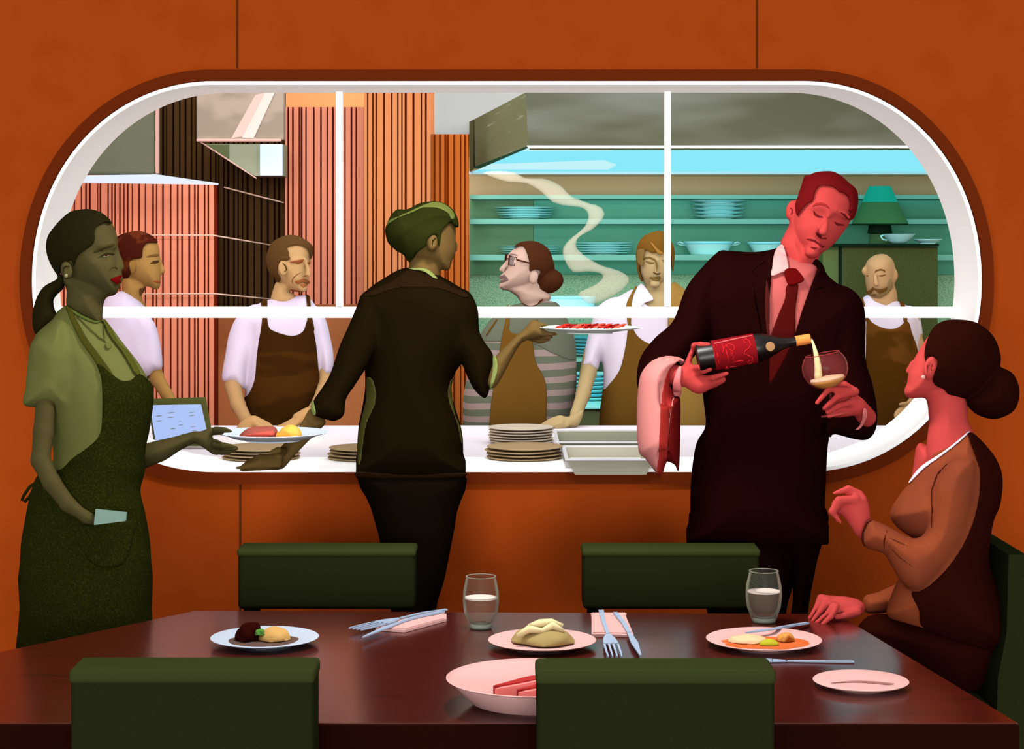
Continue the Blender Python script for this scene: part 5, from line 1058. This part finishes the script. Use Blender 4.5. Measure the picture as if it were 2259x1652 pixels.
slR = fg.pill(z('C', [(930, 555), (1005, 600), (1026, 690), (1032, 850), (1060, 950), (1080, 1060), (1074, 1140), (1040, 1182), (985, 1180), (905, 1160), (868, 1168), (858, 1050), (872, 900), (900, 700)]), .072, .06, -.06, 0, .35)
s_ = fg.s
wH = -.235
palm = fg.pill(z('D', [(95, 870), (130, 760), (175, 650), (220, 560), (265, 560), (225, 660), (215, 770), (260, 830), (330, 880), (480, 890), (540, 905), (520, 940), (430, 985), (300, 1050), (200, 1020), (110, 935)]), .024, .028, wH)
fb = [fg.tube([(*z('D', [a])[0], wa, ra), (*z('D', [b])[0], wb, rb), (*z('D', [c])[0], wc, rc_)]) for a, b, c, wa, wb, wc, ra, rb, rc_ in (
    ((235, 560), (300, 552), (380, 552), wH-.015, wH-.045, wH-.05, 7, 6.5, 5.2), ((225, 790), (300, 780), (378, 755), wH-.01, wH-.045, wH-.052, 7, 6.5, 5),
    ((250, 850), (330, 820), (400, 800), wH-.01, wH-.04, wH-.05, 7, 6.5, 5), ((300, 900), (430, 885), (565, 842), wH+.0, wH-.03, wH-.045, 8, 7, 5),
    ((330, 950), (430, 945), (530, 900), wH+.02, wH+.01, wH+.0, 9, 8, 5.5))]
wG = -.25
palm2 = fg.pill(z('D', [(1560, 1235), (1620, 1150), (1740, 1075), (1860, 1015), (1900, 1090), (1940, 1185), (1915, 1250), (1800, 1278), (1660, 1288)]), .026, .03, wG+.03)
fg2 = [fg.tube([(*z('D', [a])[0], wa, ra), (*z('D', [b])[0], wb, rb), (*z('D', [c])[0], wc, rc_)]) for a, b, c, wa, wb, wc, ra, rb, rc_ in (
    ((1850, 1020), (1600, 1000), (1480, 1140), wG, wG-.045, wG-.05, 8, 7, 5), ((1870, 1030), (1690, 1075), (1550, 1195), wG, wG-.04, wG-.04, 8.5, 7.5, 5.2),
    ((1850, 1130), (1700, 1170), (1590, 1240), wG+.01, wG-.02, wG-.02, 8, 7, 5), ((1840, 1200), (1700, 1235), (1600, 1275), wG+.03, wG+.01, wG+.01, 8, 6.5, 5),
    ((1840, 1010), (1760, 960), (1580, 985), wG+.03, wG+.02, wG-.0, 9, 8, 6))]
lgL = fg.pill([(1520, 1130), (1660, 1120), (1730, 1180), (1750, 1275), (1735, 1347), (1722, 1500), (1712, 1860), (1630, 1860), (1600, 1500), (1560, 1350)], .09, .09)
lgR = fg.pill([(1670, 1120), (1822, 1120), (1802, 1240), (1783, 1347), (1775, 1500), (1776, 1860), (1716, 1860), (1720, 1500), (1746, 1347), (1748, 1290), (1735, 1230)], .09, .08)
armL = U([Off(slL, -.012), fg.tube([(*z('C', [(170, 900)])[0], -.17, 26), (*z('C', [(268, 920)])[0], -.23, 22)])], .01)
armR = U([Off(slR, -.012), fg.tube([(*z('C', [(1035, 1090)])[0], -.17, 22), (*z('C', [(1000, 1040)])[0], -.22, 18)])], .01)
bo = fg.mesh('body', U([head, ear, neck, Off(torso, -.03), palm, palm2, armL, armR]+fb+fg2+[Off(lgL, -.015), Off(lgR, -.015)], .010), SK, pr, .0042)
hp = z('F', [(525, 145), (560, 150), (600, 135), (640, 115), (740, 98), (870, 102), (980, 160), (1060, 235), (1140, 300), (1172, 380), (1175, 480), (1145, 620), (1110, 685), (1070, 690), (1065, 640), (1085, 600), (1055, 570), (1075, 540), (1060, 410), (960, 350), (940, 350), (880, 290), (740, 268), (680, 300), (645, 370), (620, 460), (560, 490), (470, 580), (435, 640), (415, 600), (408, 500), (440, 400), (480, 280)])
hr = mat('#6A1113')
hcap = fg.pill(z('F', [(480, 300), (530, 150), (640, 112), (740, 98), (870, 102), (980, 160), (1060, 235), (1140, 300), (1172, 400), (1160, 560), (1110, 680), (1070, 640), (1060, 450), (900, 330), (650, 300), (560, 500), (440, 620), (410, 520), (440, 400)]), .10, .09, .0)
fg.mesh('hair', I(U([Off(head0, .009), hcap], .01), fg.prism(hp)), hr, pr, .004)
strk(fg, 'eyebrow', head, z('F', [(620, 525), (660, 500), (720, 490), (780, 510), (828, 550)]), 3.2, mat('#A02C2C'), bo)
strk(fg, 'eyebrow', head, z('F', [(958, 598), (1010, 630), (1062, 690)]), 3, DR, bo)
strk(fg, 'eyelid', head, z('F', [(632, 575), (650, 620), (690, 645), (748, 655)]), 2.6, DR, bo, .0025)
strk(fg, 'eyelid', head, z('F', [(885, 715), (930, 745), (1012, 752)]), 3, DR, bo, .0025)
strk(fg, 'nostril', head, z('F', [(662, 840), (700, 880), (735, 920)]), 4, DR, bo, .003)
strk(fg, 'nostril', head, z('F', [(735, 918), (770, 912), (802, 915)]), 1.8, DR, bo, .003)
strk(fg, 'mouth', head, z('F', [(542, 922), (590, 928), (640, 940), (690, 975), (750, 1020), (768, 1002)]), 2.2, DR, bo, .0028)
strk(fg, 'lower_lip', head, z('F', [(590, 1018), (640, 1032), (682, 1026)]), 2, DR, bo, .0028)
strk(fg, 'ear_fold', ear, z('F', [(345, 535), (370, 560), (372, 600), (350, 625)]), 1.6, DR, bo, .002, w1=.05)
jf = U([Off(torso, .004), slL, slR], .022)
vee = z('C', [(640, 395), (700, 350), (840, 400), (850, 450), (836, 470), (800, 560), (765, 660), (735, 760), (712, 815), (680, 880), (636, 950), (632, 900), (634, 760), (632, 640), (640, 520), (650, 430)])
cut = fg.prism(vee, -.5, -.10, False)
JK = mat('#1C0605')
jo = fg.mesh('jacket', I(Sub(jf, fg.prism(vee, -.5, -.03), .004), fg.prism(z('C', [(640, 380), (560, 395), (430, 395), (200, 600), (60, 800), (60, 1060), (268, 1010), (280, 1300), (290, 1618), (880, 1618), (880, 1170), (1060, 1250), (1120, 1100), (1040, 560), (860, 450), (845, 420), (780, 420)]), sm=False)), JK, pr, .0046)
fg.mesh('dress_shirt', I(Off(torso, -.010), fg.prism(z('C', [(630, 400), (690, 375), (760, 430), (845, 400), (860, 560), (780, 800), (720, 960), (620, 980), (615, 600)]), -.5, .06, False)), mat('#C05D59'), pr, .0046)
sh = Off(torso, -.010)
tag(feat(fg, 'collar', U([neck, sh], .01), z('F', [(240, 985), (270, 1010), (310, 1150), (325, 1290), (240, 1330), (120, 1370), (125, 1260), (150, 1120), (180, 1040)]), mat('#E8A29E'), pr, .012, .003), 'pale pink shirt collar')
tag(feat(fg, 'tie_knot', sh, z('F', [(280, 1300), (400, 1275), (440, 1300), (520, 1415), (430, 1465), (320, 1470)]), mat('#5C0808'), pr, .014, .003), 'dark red tie knot')
feat(fg, 'tie', sh, z('C', [(705, 545), (752, 535), (742, 640), (738, 770), (716, 815), (634, 958), (627, 890), (630, 790), (665, 680), (698, 600)]), mat('#4B0E0B'), pr, .008, .0035)
LP = mat('#3A1512')
for P, r in (([(645, 560), (640, 400)], 0),): pass
strk(fg, 'lapel_seam', jf, z('C', [(640, 420), (600, 455), (565, 480), (582, 505), (612, 516)]), 1.2, mat('#0C0202'), jo, .002, .003)
strk(fg, 'lapel_seam', jf, z('C', [(565, 535), (578, 620), (595, 700), (600, 740)]), 2.0, mat('#0C0202'), jo, .002, .003)
strk(fg, 'pocket_edge', jf, z('C', [(800, 570), (840, 555), (875, 545)]), 1.6, mat('#0C0202'), jo, .002, .003)
feat(fg, 'lapel', jf, z('C', [(622, 520), (634, 600), (632, 770), (628, 770), (618, 700), (615, 600)]), mat('#4A1A17'), jo, .002, .003)
fg.mesh('trousers', U([lgL, lgR], .0), mat('#140404'), pr, .006); shoes(fg, [(1668, 0, 0), (1748, 0, 0)], pr, BLK)
feat(fg, 'cuff', U([Off(armL, .012), palm], .02), z('C', [(252, 890), (270, 880), (266, 940), (270, 1004), (236, 1000), (234, 950)]), mat('#F28583'), pr, .003, .0035, w1=0)
feat(fg, 'cuff', U([Off(slR, .002), palm2, Off(armR, .004)], .02), z('D', [(1948, 1195), (1985, 1215), (1985, 1280), (1960, 1340), (1920, 1400), (1880, 1418), (1870, 1408), (1910, 1370), (1935, 1300)]), mat('#F28583'), pr, .004, .0035, w1=0)
# towel on the forearm
te = empty('service_towel', W(1450, 900, 5.0), 'pink waiter\'s cloth draped over the sommelier\'s bent forearm', 'cloth')
tw = [(92, 950), (112, 890), (150, 852), (200, 835), (255, 840), (286, 858), (262, 880), (240, 910), (234, 1000), (262, 1012), (262, 1100), (258, 1308), (240, 1282), (205, 1274), (180, 1332), (120, 1262), (92, 1230), (84, 1100)]
wT = -.20
tf = fg.pill(z('C', tw), .095, .07, wT, 0, .05)
armc = U([slL], .0)
for cu, cw in ((190, -.275), (212, -.27)):
    tf = Sub(tf, fg.tube([(*z('C', [(cu, 960)])[0], cw, 4), (*z('C', [(cu-6, 1300)])[0], cw, 7)]), .012)
tf2 = Sub(tf, U([Off(slL, .001), Off(armL, .013), Off(palm, .004)], .0), .002)
to = fg.mesh('cloth', tf2, mat('#DC8983'), te, .0046)
tag(fg.mesh('cloth_shade', I(Off(tf2, .002), fg.prism(z('C', [(212, 900), (238, 892), (236, 990), (222, 1080), (215, 1180), (208, 1278), (182, 1335), (168, 1320), (176, 1200), (180, 1080), (190, 980)]), -2, -.0)), mat('#9E2A26'), te, .004), 'deep red shade painted on the middle fold')  # deep red overlay paints the shade in the cloth's middle fold
tag(fg.mesh('cloth_shade', I(Off(tf2, .002), fg.prism(z('C', [(240, 1005), (264, 1008), (264, 1180), (258, 1312), (240, 1284), (209, 1276), (216, 1180), (224, 1080)]), -2, -.0)), mat('#6A1513'), te, .004), 'dark red shade painted on the rear fold')  # darker overlay paints the shaded side of the same cloth
# bottle
a = Vector(W(*z('D', [(262, 690)])[0], 5.2-.265)); b = Vector(W(*z('D', [(1425, 488)])[0], 5.2-.265)); ax = (b-a).normalized(); L = (b-a).length; q = (5.2-.265)/F/4.5896
be = empty('wine_bottle', a, 'dark wine bottle with a red script label and orange foil, tipped over the glass', 'bottle')
R_ = 150*q
def bl(prof, name, m, n=48, **k):
    o = MB().lathe(prof, a, ax, n=n, **k).make(name, m, be, True); autosmooth(o, 45); return o
bl([(R_*.55, 0), (R_*.96, .002), (R_, .008), (R_, L*.52), (R_*.95, L*.57), (R_*.72, L*.65), (R_*.45, L*.73), (R_*.32, L*.80), (R_*.29, L*.86), (R_*.29, L*.995), (R_*.22, L)], 'bottle_body', mat('#0B0403', rough=.35, spec=.25))
bl([(R_*1.004, L*.14), (R_*1.015, L*.14), (R_*1.015, L*.505), (R_*1.004, L*.505)], 'label', mat('#84131A'), close=True, n=64)
tag(bl([(R_*.30, L*.86), (R_*.345, L*.86), (R_*.345, L*.985), (R_*.30, L*.985)], 'foil', mat('#F0924A'), close=True), 'orange foil at the mouth')
up = Vector((0, 0, 1)); up = (up-ax*up.dot(ax)).normalized(); fr2 = ax.cross(up); fr2 = fr2 if fr2.y < 0 else -fr2
def onb(s, t, rr=1.03):                             # s along the bottle (0..1), t around: 0 faces the camera, + upwards
    return a+ax*(L*s)+(fr2*math.cos(t)+up*math.sin(t))*(R_*rr)
# measured marks of the label, photo zoom frame D -> bottle coordinates
def lab(P):
    out = []
    for u, v in P:
        p = W(*z('D', [(u, v)])[0], 5.2-.265); s = (p-a).dot(ax)/L; h = (p-a).dot(up)/R_; out.append(onb(s, math.asin(max(-.98, min(.98, h)))))
    return out
wr = MB()
for P in ([(420, 555), (425, 640), (445, 730), (478, 825)], [(450, 545), (455, 640), (470, 720), (490, 815)],
          [(505, 540), (520, 600), (500, 640), (530, 560), (570, 540), (620, 550), (630, 590), (600, 610), (540, 545)],
          [(540, 590), (560, 660), (575, 720)], [(590, 610), (600, 640), (620, 610), (600, 655), (625, 660), (605, 690), (630, 690), (612, 720), (680, 705), (720, 703)],
          [(550, 762), (590, 800), (540, 790), (560, 770)], [(590, 768), (655, 765)],
          [(752, 520), (735, 530), (722, 510), (745, 490), (780, 505), (790, 550), (770, 580), (735, 605), (722, 635), (760, 650), (810, 670), (812, 720), (785, 738), (765, 720), (780, 698), (795, 712)]):
    wr.tube(lab(P), .0009, 6)
wr.make('label_script', mat('#E02A2E'), be, True)
wr = MB(); wr.tube(lab([(430, 540), (620, 497), (818, 458)]), .0016, 6); wr.make('label_edge', mat('#DD6A68'), be, True)
sl = MB(); cpt = onb(.625, -.02, .62); sl.lathe([(42*q, -.010), (48*q, .0), (48*q, .010), (42*q, .014), (.001, .015)], cpt, fr2, n=32); o = sl.make('seal', mat('#AD8156'), be, True); autosmooth(o)
# glass
gc = Vector(W(*z('D', [(1560, 790)])[0], 5.2-.285)); gr = 232*q; ga = Vector((-.20, 0, .98)).normalized()
ge = empty('wine_glass', gc-ga*gr*.95, 'round wine glass half tilted in the sommelier\'s hand, white wine swirling at its bottom', 'glass')
m_wg = m_gl.copy(); m_wg.name = 'wine_glass_outline'; m_wg.node_tree.nodes['Principled BSDF'].inputs['Base Color'].default_value = (*lin('#C0504E'), 1)
for n_ in m_wg.node_tree.nodes:
    if n_.type == 'MAP_RANGE': n_.inputs['From Min'].default_value = .6; n_.inputs['From Max'].default_value = .95; n_.inputs['To Min'].default_value = .045; n_.inputs['To Max'].default_value = .8
prof = [(gr*math.cos(t), gr*.93*math.sin(t)) for t in [math.radians(x) for x in (-86, -75, -60, -45, -30, -15, 0, 15, 30, 42)]]
rimr, rimh = prof[-1]; prof += [(rimr-.0012, rimh+.0005)]+[(max(.001, r-.0018), h+.0008) for r, h in prof[::-1][1:]]
MB().lathe(prof, gc, ga, n=72).make('bowl', m_wg, ge, True)
MB().lathe([(rimr-.001, rimh-.0005), (rimr+.001, rimh-.0005), (rimr+.001, rimh+.0012), (rimr-.001, rimh+.0012)], gc, ga, n=72, close=True).make('rim', mat('#A8403F'), ge, True)
MB().lathe([(.016, -gr*2.05), (.034, -gr*2.06), (.034, -gr*2.03), (.004, -gr*1.98), (.0035, -gr*1.2), (.006, -gr*.93)], gc, ga, n=32).make('stem', m_wg, ge, True)
wp = [(gr*.95*math.cos(t), gr*.88*math.sin(t)) for t in [math.radians(x) for x in (-84, -70, -58, -46, -36)]]
MB().lathe(wp, gc, ga, n=48).make('wine', mat('#CC8C3E', rough=.4, spec=.1), ge, True)
MB().lathe([(wp[-1][0]*.99, wp[-1][1]+.0004), (wp[-1][0]*.96, wp[-1][1]+.006), (wp[-1][0]*.5, wp[-1][1]+.009), (.001, wp[-1][1]+.011)], gc, ga, n=48).make('foam', mat('#E9B896'), ge, True)
ws = tmat('pouring_wine', '#CFC28E', .8)
o = MB().tube([W(*z('D', [(u, v)])[0], dd) for u, v, dd in ((1425, 500, 4.925), (1450, 570, 4.915), (1472, 660, 4.913), (1488, 760, 4.915), (1492, 840, 4.917), (1492, 900, 4.918))], [.0025, .0042, .0065, .0085, .0095, .0105], 14).make('poured_wine', ws, None, True, loc=W(*z('D', [(1492, 900)])[0], 4.918)); tag(o, 'pale stream of wine falling from the bottle into the glass', 'wine')
# ---------------------------------------------------------------- seated woman
fg = Fig(4.55); pr = person(2120, 4.55, 'seated woman with dark bun and rust blouse looking up at the sommelier, one hand raised', 0)
SK = mat('#D04C48', k=.56)
def g(P): return z('G', P)
head0 = fg.pill(g([(490, 68), (560, 58), (640, 75), (695, 130), (708, 210), (660, 290), (560, 330), (480, 330), (430, 335), (385, 332), (372, 316), (375, 290), (380, 250), (388, 225), (402, 190), (425, 150), (455, 105)]), .080, .085, 0, .05)
nose = fg.tube([(*g([(395, 205)])[0], .02, 5), (*g([(380, 235)])[0], .025, 6)])
chin = fg.ell(*g([(390, 312)])[0], 0, 13, 12, .03)
head = U([head0, nose, chin], .012)
ear = Sub(fg.ell(*g([(462, 222)])[0], -.078, 14, 25, .017, -12), fg.ell(*g([(462, 215)])[0], -.094, 7, 13, .008, -12), .004)
neck = fg.pill(g([(455, 300), (455, 380), (458, 430), (450, 500), (455, 580), (520, 640), (640, 600), (625, 470), (604, 420), (600, 350), (560, 260)]), .058, .06)
chest = fg.pill(g([(410, 520), (430, 505), (465, 530), (480, 600), (440, 660), (392, 660), (400, 590)]), .07, .05, .05)
torso = fg.pill(g([(606, 462), (650, 500), (700, 580), (718, 640), (712, 720), (690, 800), (676, 880), (680, 980), (715, 1070), (748, 1160), (752, 1260), (620, 1290), (430, 1230), (312, 1160), (310, 1110), (335, 1040), (370, 960), (410, 890), (400, 860), (350, 825), (318, 785), (322, 750), (350, 705), (392, 645), (440, 570), (500, 520), (560, 488)]), .125, .12)
slv = fg.pill(g([(520, 590), (570, 560), (630, 580), (625, 690), (600, 800), (570, 890), (520, 970), (445, 1048), (400, 1058), (350, 1020), (300, 935), (285, 918), (215, 892), (207, 850), (225, 805), (245, 793), (300, 815), (400, 862), (452, 830), (470, 760), (478, 670)]), .062, .055, -.10, -.05, 0)
far = fg.pill(g([(420, 1000), (330, 1035), (270, 1062), (215, 1080), (213, 1130), (240, 1145), (300, 1140), (380, 1140)]), .05, .045, .10)
hU = fg.pill(z('S', [(560, 640), (470, 690), (400, 635), (330, 530), (270, 450), (220, 420), (165, 380), (170, 310), (230, 260), (320, 235), (430, 240), (510, 260), (545, 380), (552, 480), (570, 560)]), .030, .034, -.06)
fU = [fg.tube([(*z('S', [a])[0], wa, ra), (*z('S', [b])[0], wb, rb), (*z('S', [c])[0], wc, rc_)]) for a, b, c, wa, wb, wc, ra, rb, rc_ in (
    ((440, 230), (330, 175), (180, 222), -.06, -.07, -.08, 9, 8, 4), ((400, 280), (230, 290), (165, 400), -.085, -.10, -.10, 10, 8.5, 6), ((230, 330), (165, 410), (250, 515), -.09, -.095, -.09, 8, 7, 4),
    ((330, 300), (210, 330), (185, 450), -.05, -.05, -.05, 9, 8, 5), ((300, 380), (200, 430), (225, 500), -.03, -.03, -.03, 8, 7, 5))]
wL = .02
hL = fg.pill(z('H', [(1425, 340), (1500, 335), (1600, 345), (1665, 372), (1680, 410), (1640, 450), (1560, 470), (1480, 455), (1420, 420)]), .03, .026, wL+.03)
fL = [fg.tube([(*z('H', [a])[0], wa, ra), (*z('H', [b])[0], wb, rb), (*z('H', [c])[0], wc, rc_)]) for a, b, c, wa, wb, wc, ra, rb, rc_ in (
    ((1430, 345), (1410, 400), (1370, 463), wL+.03, wL+.02, wL+.01, 6, 6.5, 5), ((1465, 360), (1430, 420), (1385, 480), wL+.01, wL, wL-.01, 6.5, 6.5, 5), ((1500, 385), (1475, 430), (1400, 495), wL-.01, wL-.02, wL-.03, 7, 6.5, 5), ((1520, 395), (1490, 450), (1440, 495), wL-.02, wL-.04, wL-.05, 7, 6.5, 5),
    ((1640, 425), (1580, 440), (1520, 455), wL, wL-.01, wL-.02, 8.5, 7.5, 6))]
lap = fg.pill(g([(752, 1180), (765, 1260), (750, 1340), (700, 1400), (640, 1440), (560, 1450), (470, 1400), (380, 1340), (290, 1280), (235, 1235), (225, 1205), (260, 1180), (320, 1160), (440, 1150), (600, 1150)]), .13, .10, .06)
shin = fg.tube([(*g([(270, 1230)])[0], .02, 50), (*g([(262, 1500)])[0], .02, 42), (*g([(262, 1800)])[0], .02, 32)])
shin2 = fg.tube([(*g([(270, 1230)])[0], .14, 50), (*g([(262, 1500)])[0], .14, 42), (*g([(262, 1800)])[0], .14, 32)])
bo = fg.mesh('body', U([head, ear, neck, chest, Off(torso, -.016), Off(slv, -.012), Off(far, -.012), hU, hL]+fU+fL+[Off(lap, -.02), Off(shin, -.01), Off(shin2, -.01)], .011), SK, pr, .0045)
hp = g([(468, 80), (510, 48), (570, 42), (640, 55), (700, 105), (725, 170), (724, 216), (690, 300), (640, 350), (600, 368), (578, 376), (540, 340), (515, 305), (484, 290), (472, 265), (488, 215), (486, 190), (452, 180), (444, 205), (442, 150)])
bun = fg.pill(g([(640, 300), (700, 225), (760, 235), (790, 275), (797, 330), (775, 385), (710, 415), (645, 402), (604, 368), (600, 340)]), .075, .07)
fg.mesh('hair', U([I(Off(head0, .012), fg.prism(hp)), bun], .006), mat('#260B06'), pr, .0045)
strk(fg, 'hair_band', bun, g([(660, 240), (685, 226), (718, 220)]), 2, mat('#9E3A34'), pr, .003, .003)
strk(fg, 'ear_fold', ear, g([(452, 245), (452, 215), (470, 208), (466, 240)]), 1.6, mat('#7A1C1A'), bo)
fg.mesh('earring', fg.ell(*g([(436, 258)])[0], -.09, 5, 5, .006), mat('#F0A9A2'), bo, .0025)
BL = mat('#8E4428', speck='#85402A', scale=6)
bf = U([Off(torso, .003), slv, far], .016)
bl_ = fg.mesh('blouse', I(bf, fg.prism(g([(604, 455), (560, 480), (520, 505), (482, 545), (440, 600), (386, 656), (300, 740), (300, 800), (190, 780), (190, 900), (280, 930), (330, 1020), (200, 1070), (200, 1150), (305, 1148), (300, 1160), (440, 1200), (560, 1235), (770, 1250), (770, 900), (740, 560), (650, 480)]), sm=False)), BL, pr, .0046)
tag(feat(fg, 'blouse_back_shade', Sub(Off(torso, .003), slv, .001), g([(604, 468), (650, 490), (730, 600), (730, 720), (700, 800), (685, 900), (690, 980), (740, 1080), (775, 1180), (775, 1290), (600, 1260), (440, 1200), (420, 1130), (392, 1062), (450, 1045), (530, 970), (600, 860), (640, 740), (650, 620), (630, 550)]), mat('#2B0C07'), pr, .007, .005, w1=2), 'dark brown shade painted on the blouse back')  # dark overlay paints the shadow side of the blouse
tag(feat(fg, 'neckline', Off(torso, .003), g([(384, 655), (388, 640), (430, 590), (500, 545), (560, 500), (606, 460), (608, 466), (560, 510), (500, 556), (440, 600)]), mat('#F6E4F2'), pr, .004, .003), 'white neckline edging')
DB = mat('#45160D')
feat(fg, 'undershade_panel', Off(torso, .003), g([(316, 768), (380, 768), (440, 762), (468, 750), (466, 800), (430, 840), (412, 866), (350, 828)]), DB, pr, .004, .004) if False else None
strk(fg, 'cuff_edge', slv, g([(245, 792), (225, 805), (210, 840), (208, 870), (218, 896)]), 2.4, DB, bl_, .002, .003)
strk(fg, 'cuff_seam', slv, g([(300, 830), (290, 870), (292, 930)]), 2, DB, bl_, .002, .003)
strk(fg, 'sleeve_crease', slv, g([(296, 852), (340, 875), (390, 896)]), 1.8, mat('#5E2C16'), bl_, .0015, .003)
strk(fg, 'sleeve_crease', slv, g([(296, 880), (350, 935), (410, 978)]), 2, mat('#5E2C16'), bl_, .0015, .003)
strk(fg, 'sleeve_seam', bf, g([(530, 575), (490, 620), (468, 680), (470, 760), (466, 830)]), 1.6, DB, bl_, .002, .003)
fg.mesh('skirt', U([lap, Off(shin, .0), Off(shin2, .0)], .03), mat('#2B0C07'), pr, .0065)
for w in (.02, .14): fg.mesh('shoe', fg.ell(fg.s*0+g([(240, 0)])[0][0], HY+HC*fg.s-.035*fg.s, w, .12*fg.s, .036*fg.s, .042), BLK, pr, .009)
# her chair
d0 = 4.47; m = mat('#232713', speck='#2B3018', scale=90, thr=(.62, .7)); x0 = W(2206, 0, 4.5).x; x1 = W(2243, 0, 4.5).x
zt = HC-(1211-HY)*4.5/F; zs = HC-(1520-HY)*4.4/F
e = empty('dining_chair', (x0-.15, 4.62, 0), 'dark green upholstered chair seen side-on under the seated woman at the right edge', 'chair', 'dark green upholstered chairs at the table')
MB().prism([(x0, 4.42, zt), (x1, 4.42, zt), (x1+.01, 4.42, .40), (x0-.03, 4.42, .40), (x0-.025, 4.42, zs+.02), (x0-.005, 4.42, zt-.18)], (0, .42, 0)).make('backrest', m, e)
zs -= .035; sb = MB().box(x0-.36, x0-.032, 4.415, 4.845, zs-.085, zs-.005, .02, 3).make('seat', m, e, True); autosmooth(sb, 60)
for xx in (x0-.33, x1-.03):
    for yy_ in (4.44, 4.79): MB().box(xx-.015, xx+.015, yy_, yy_+.03, 0, min(.42, zs-.087) if xx < x0 else .398, .004).make('leg', mat('#14160B'), e)
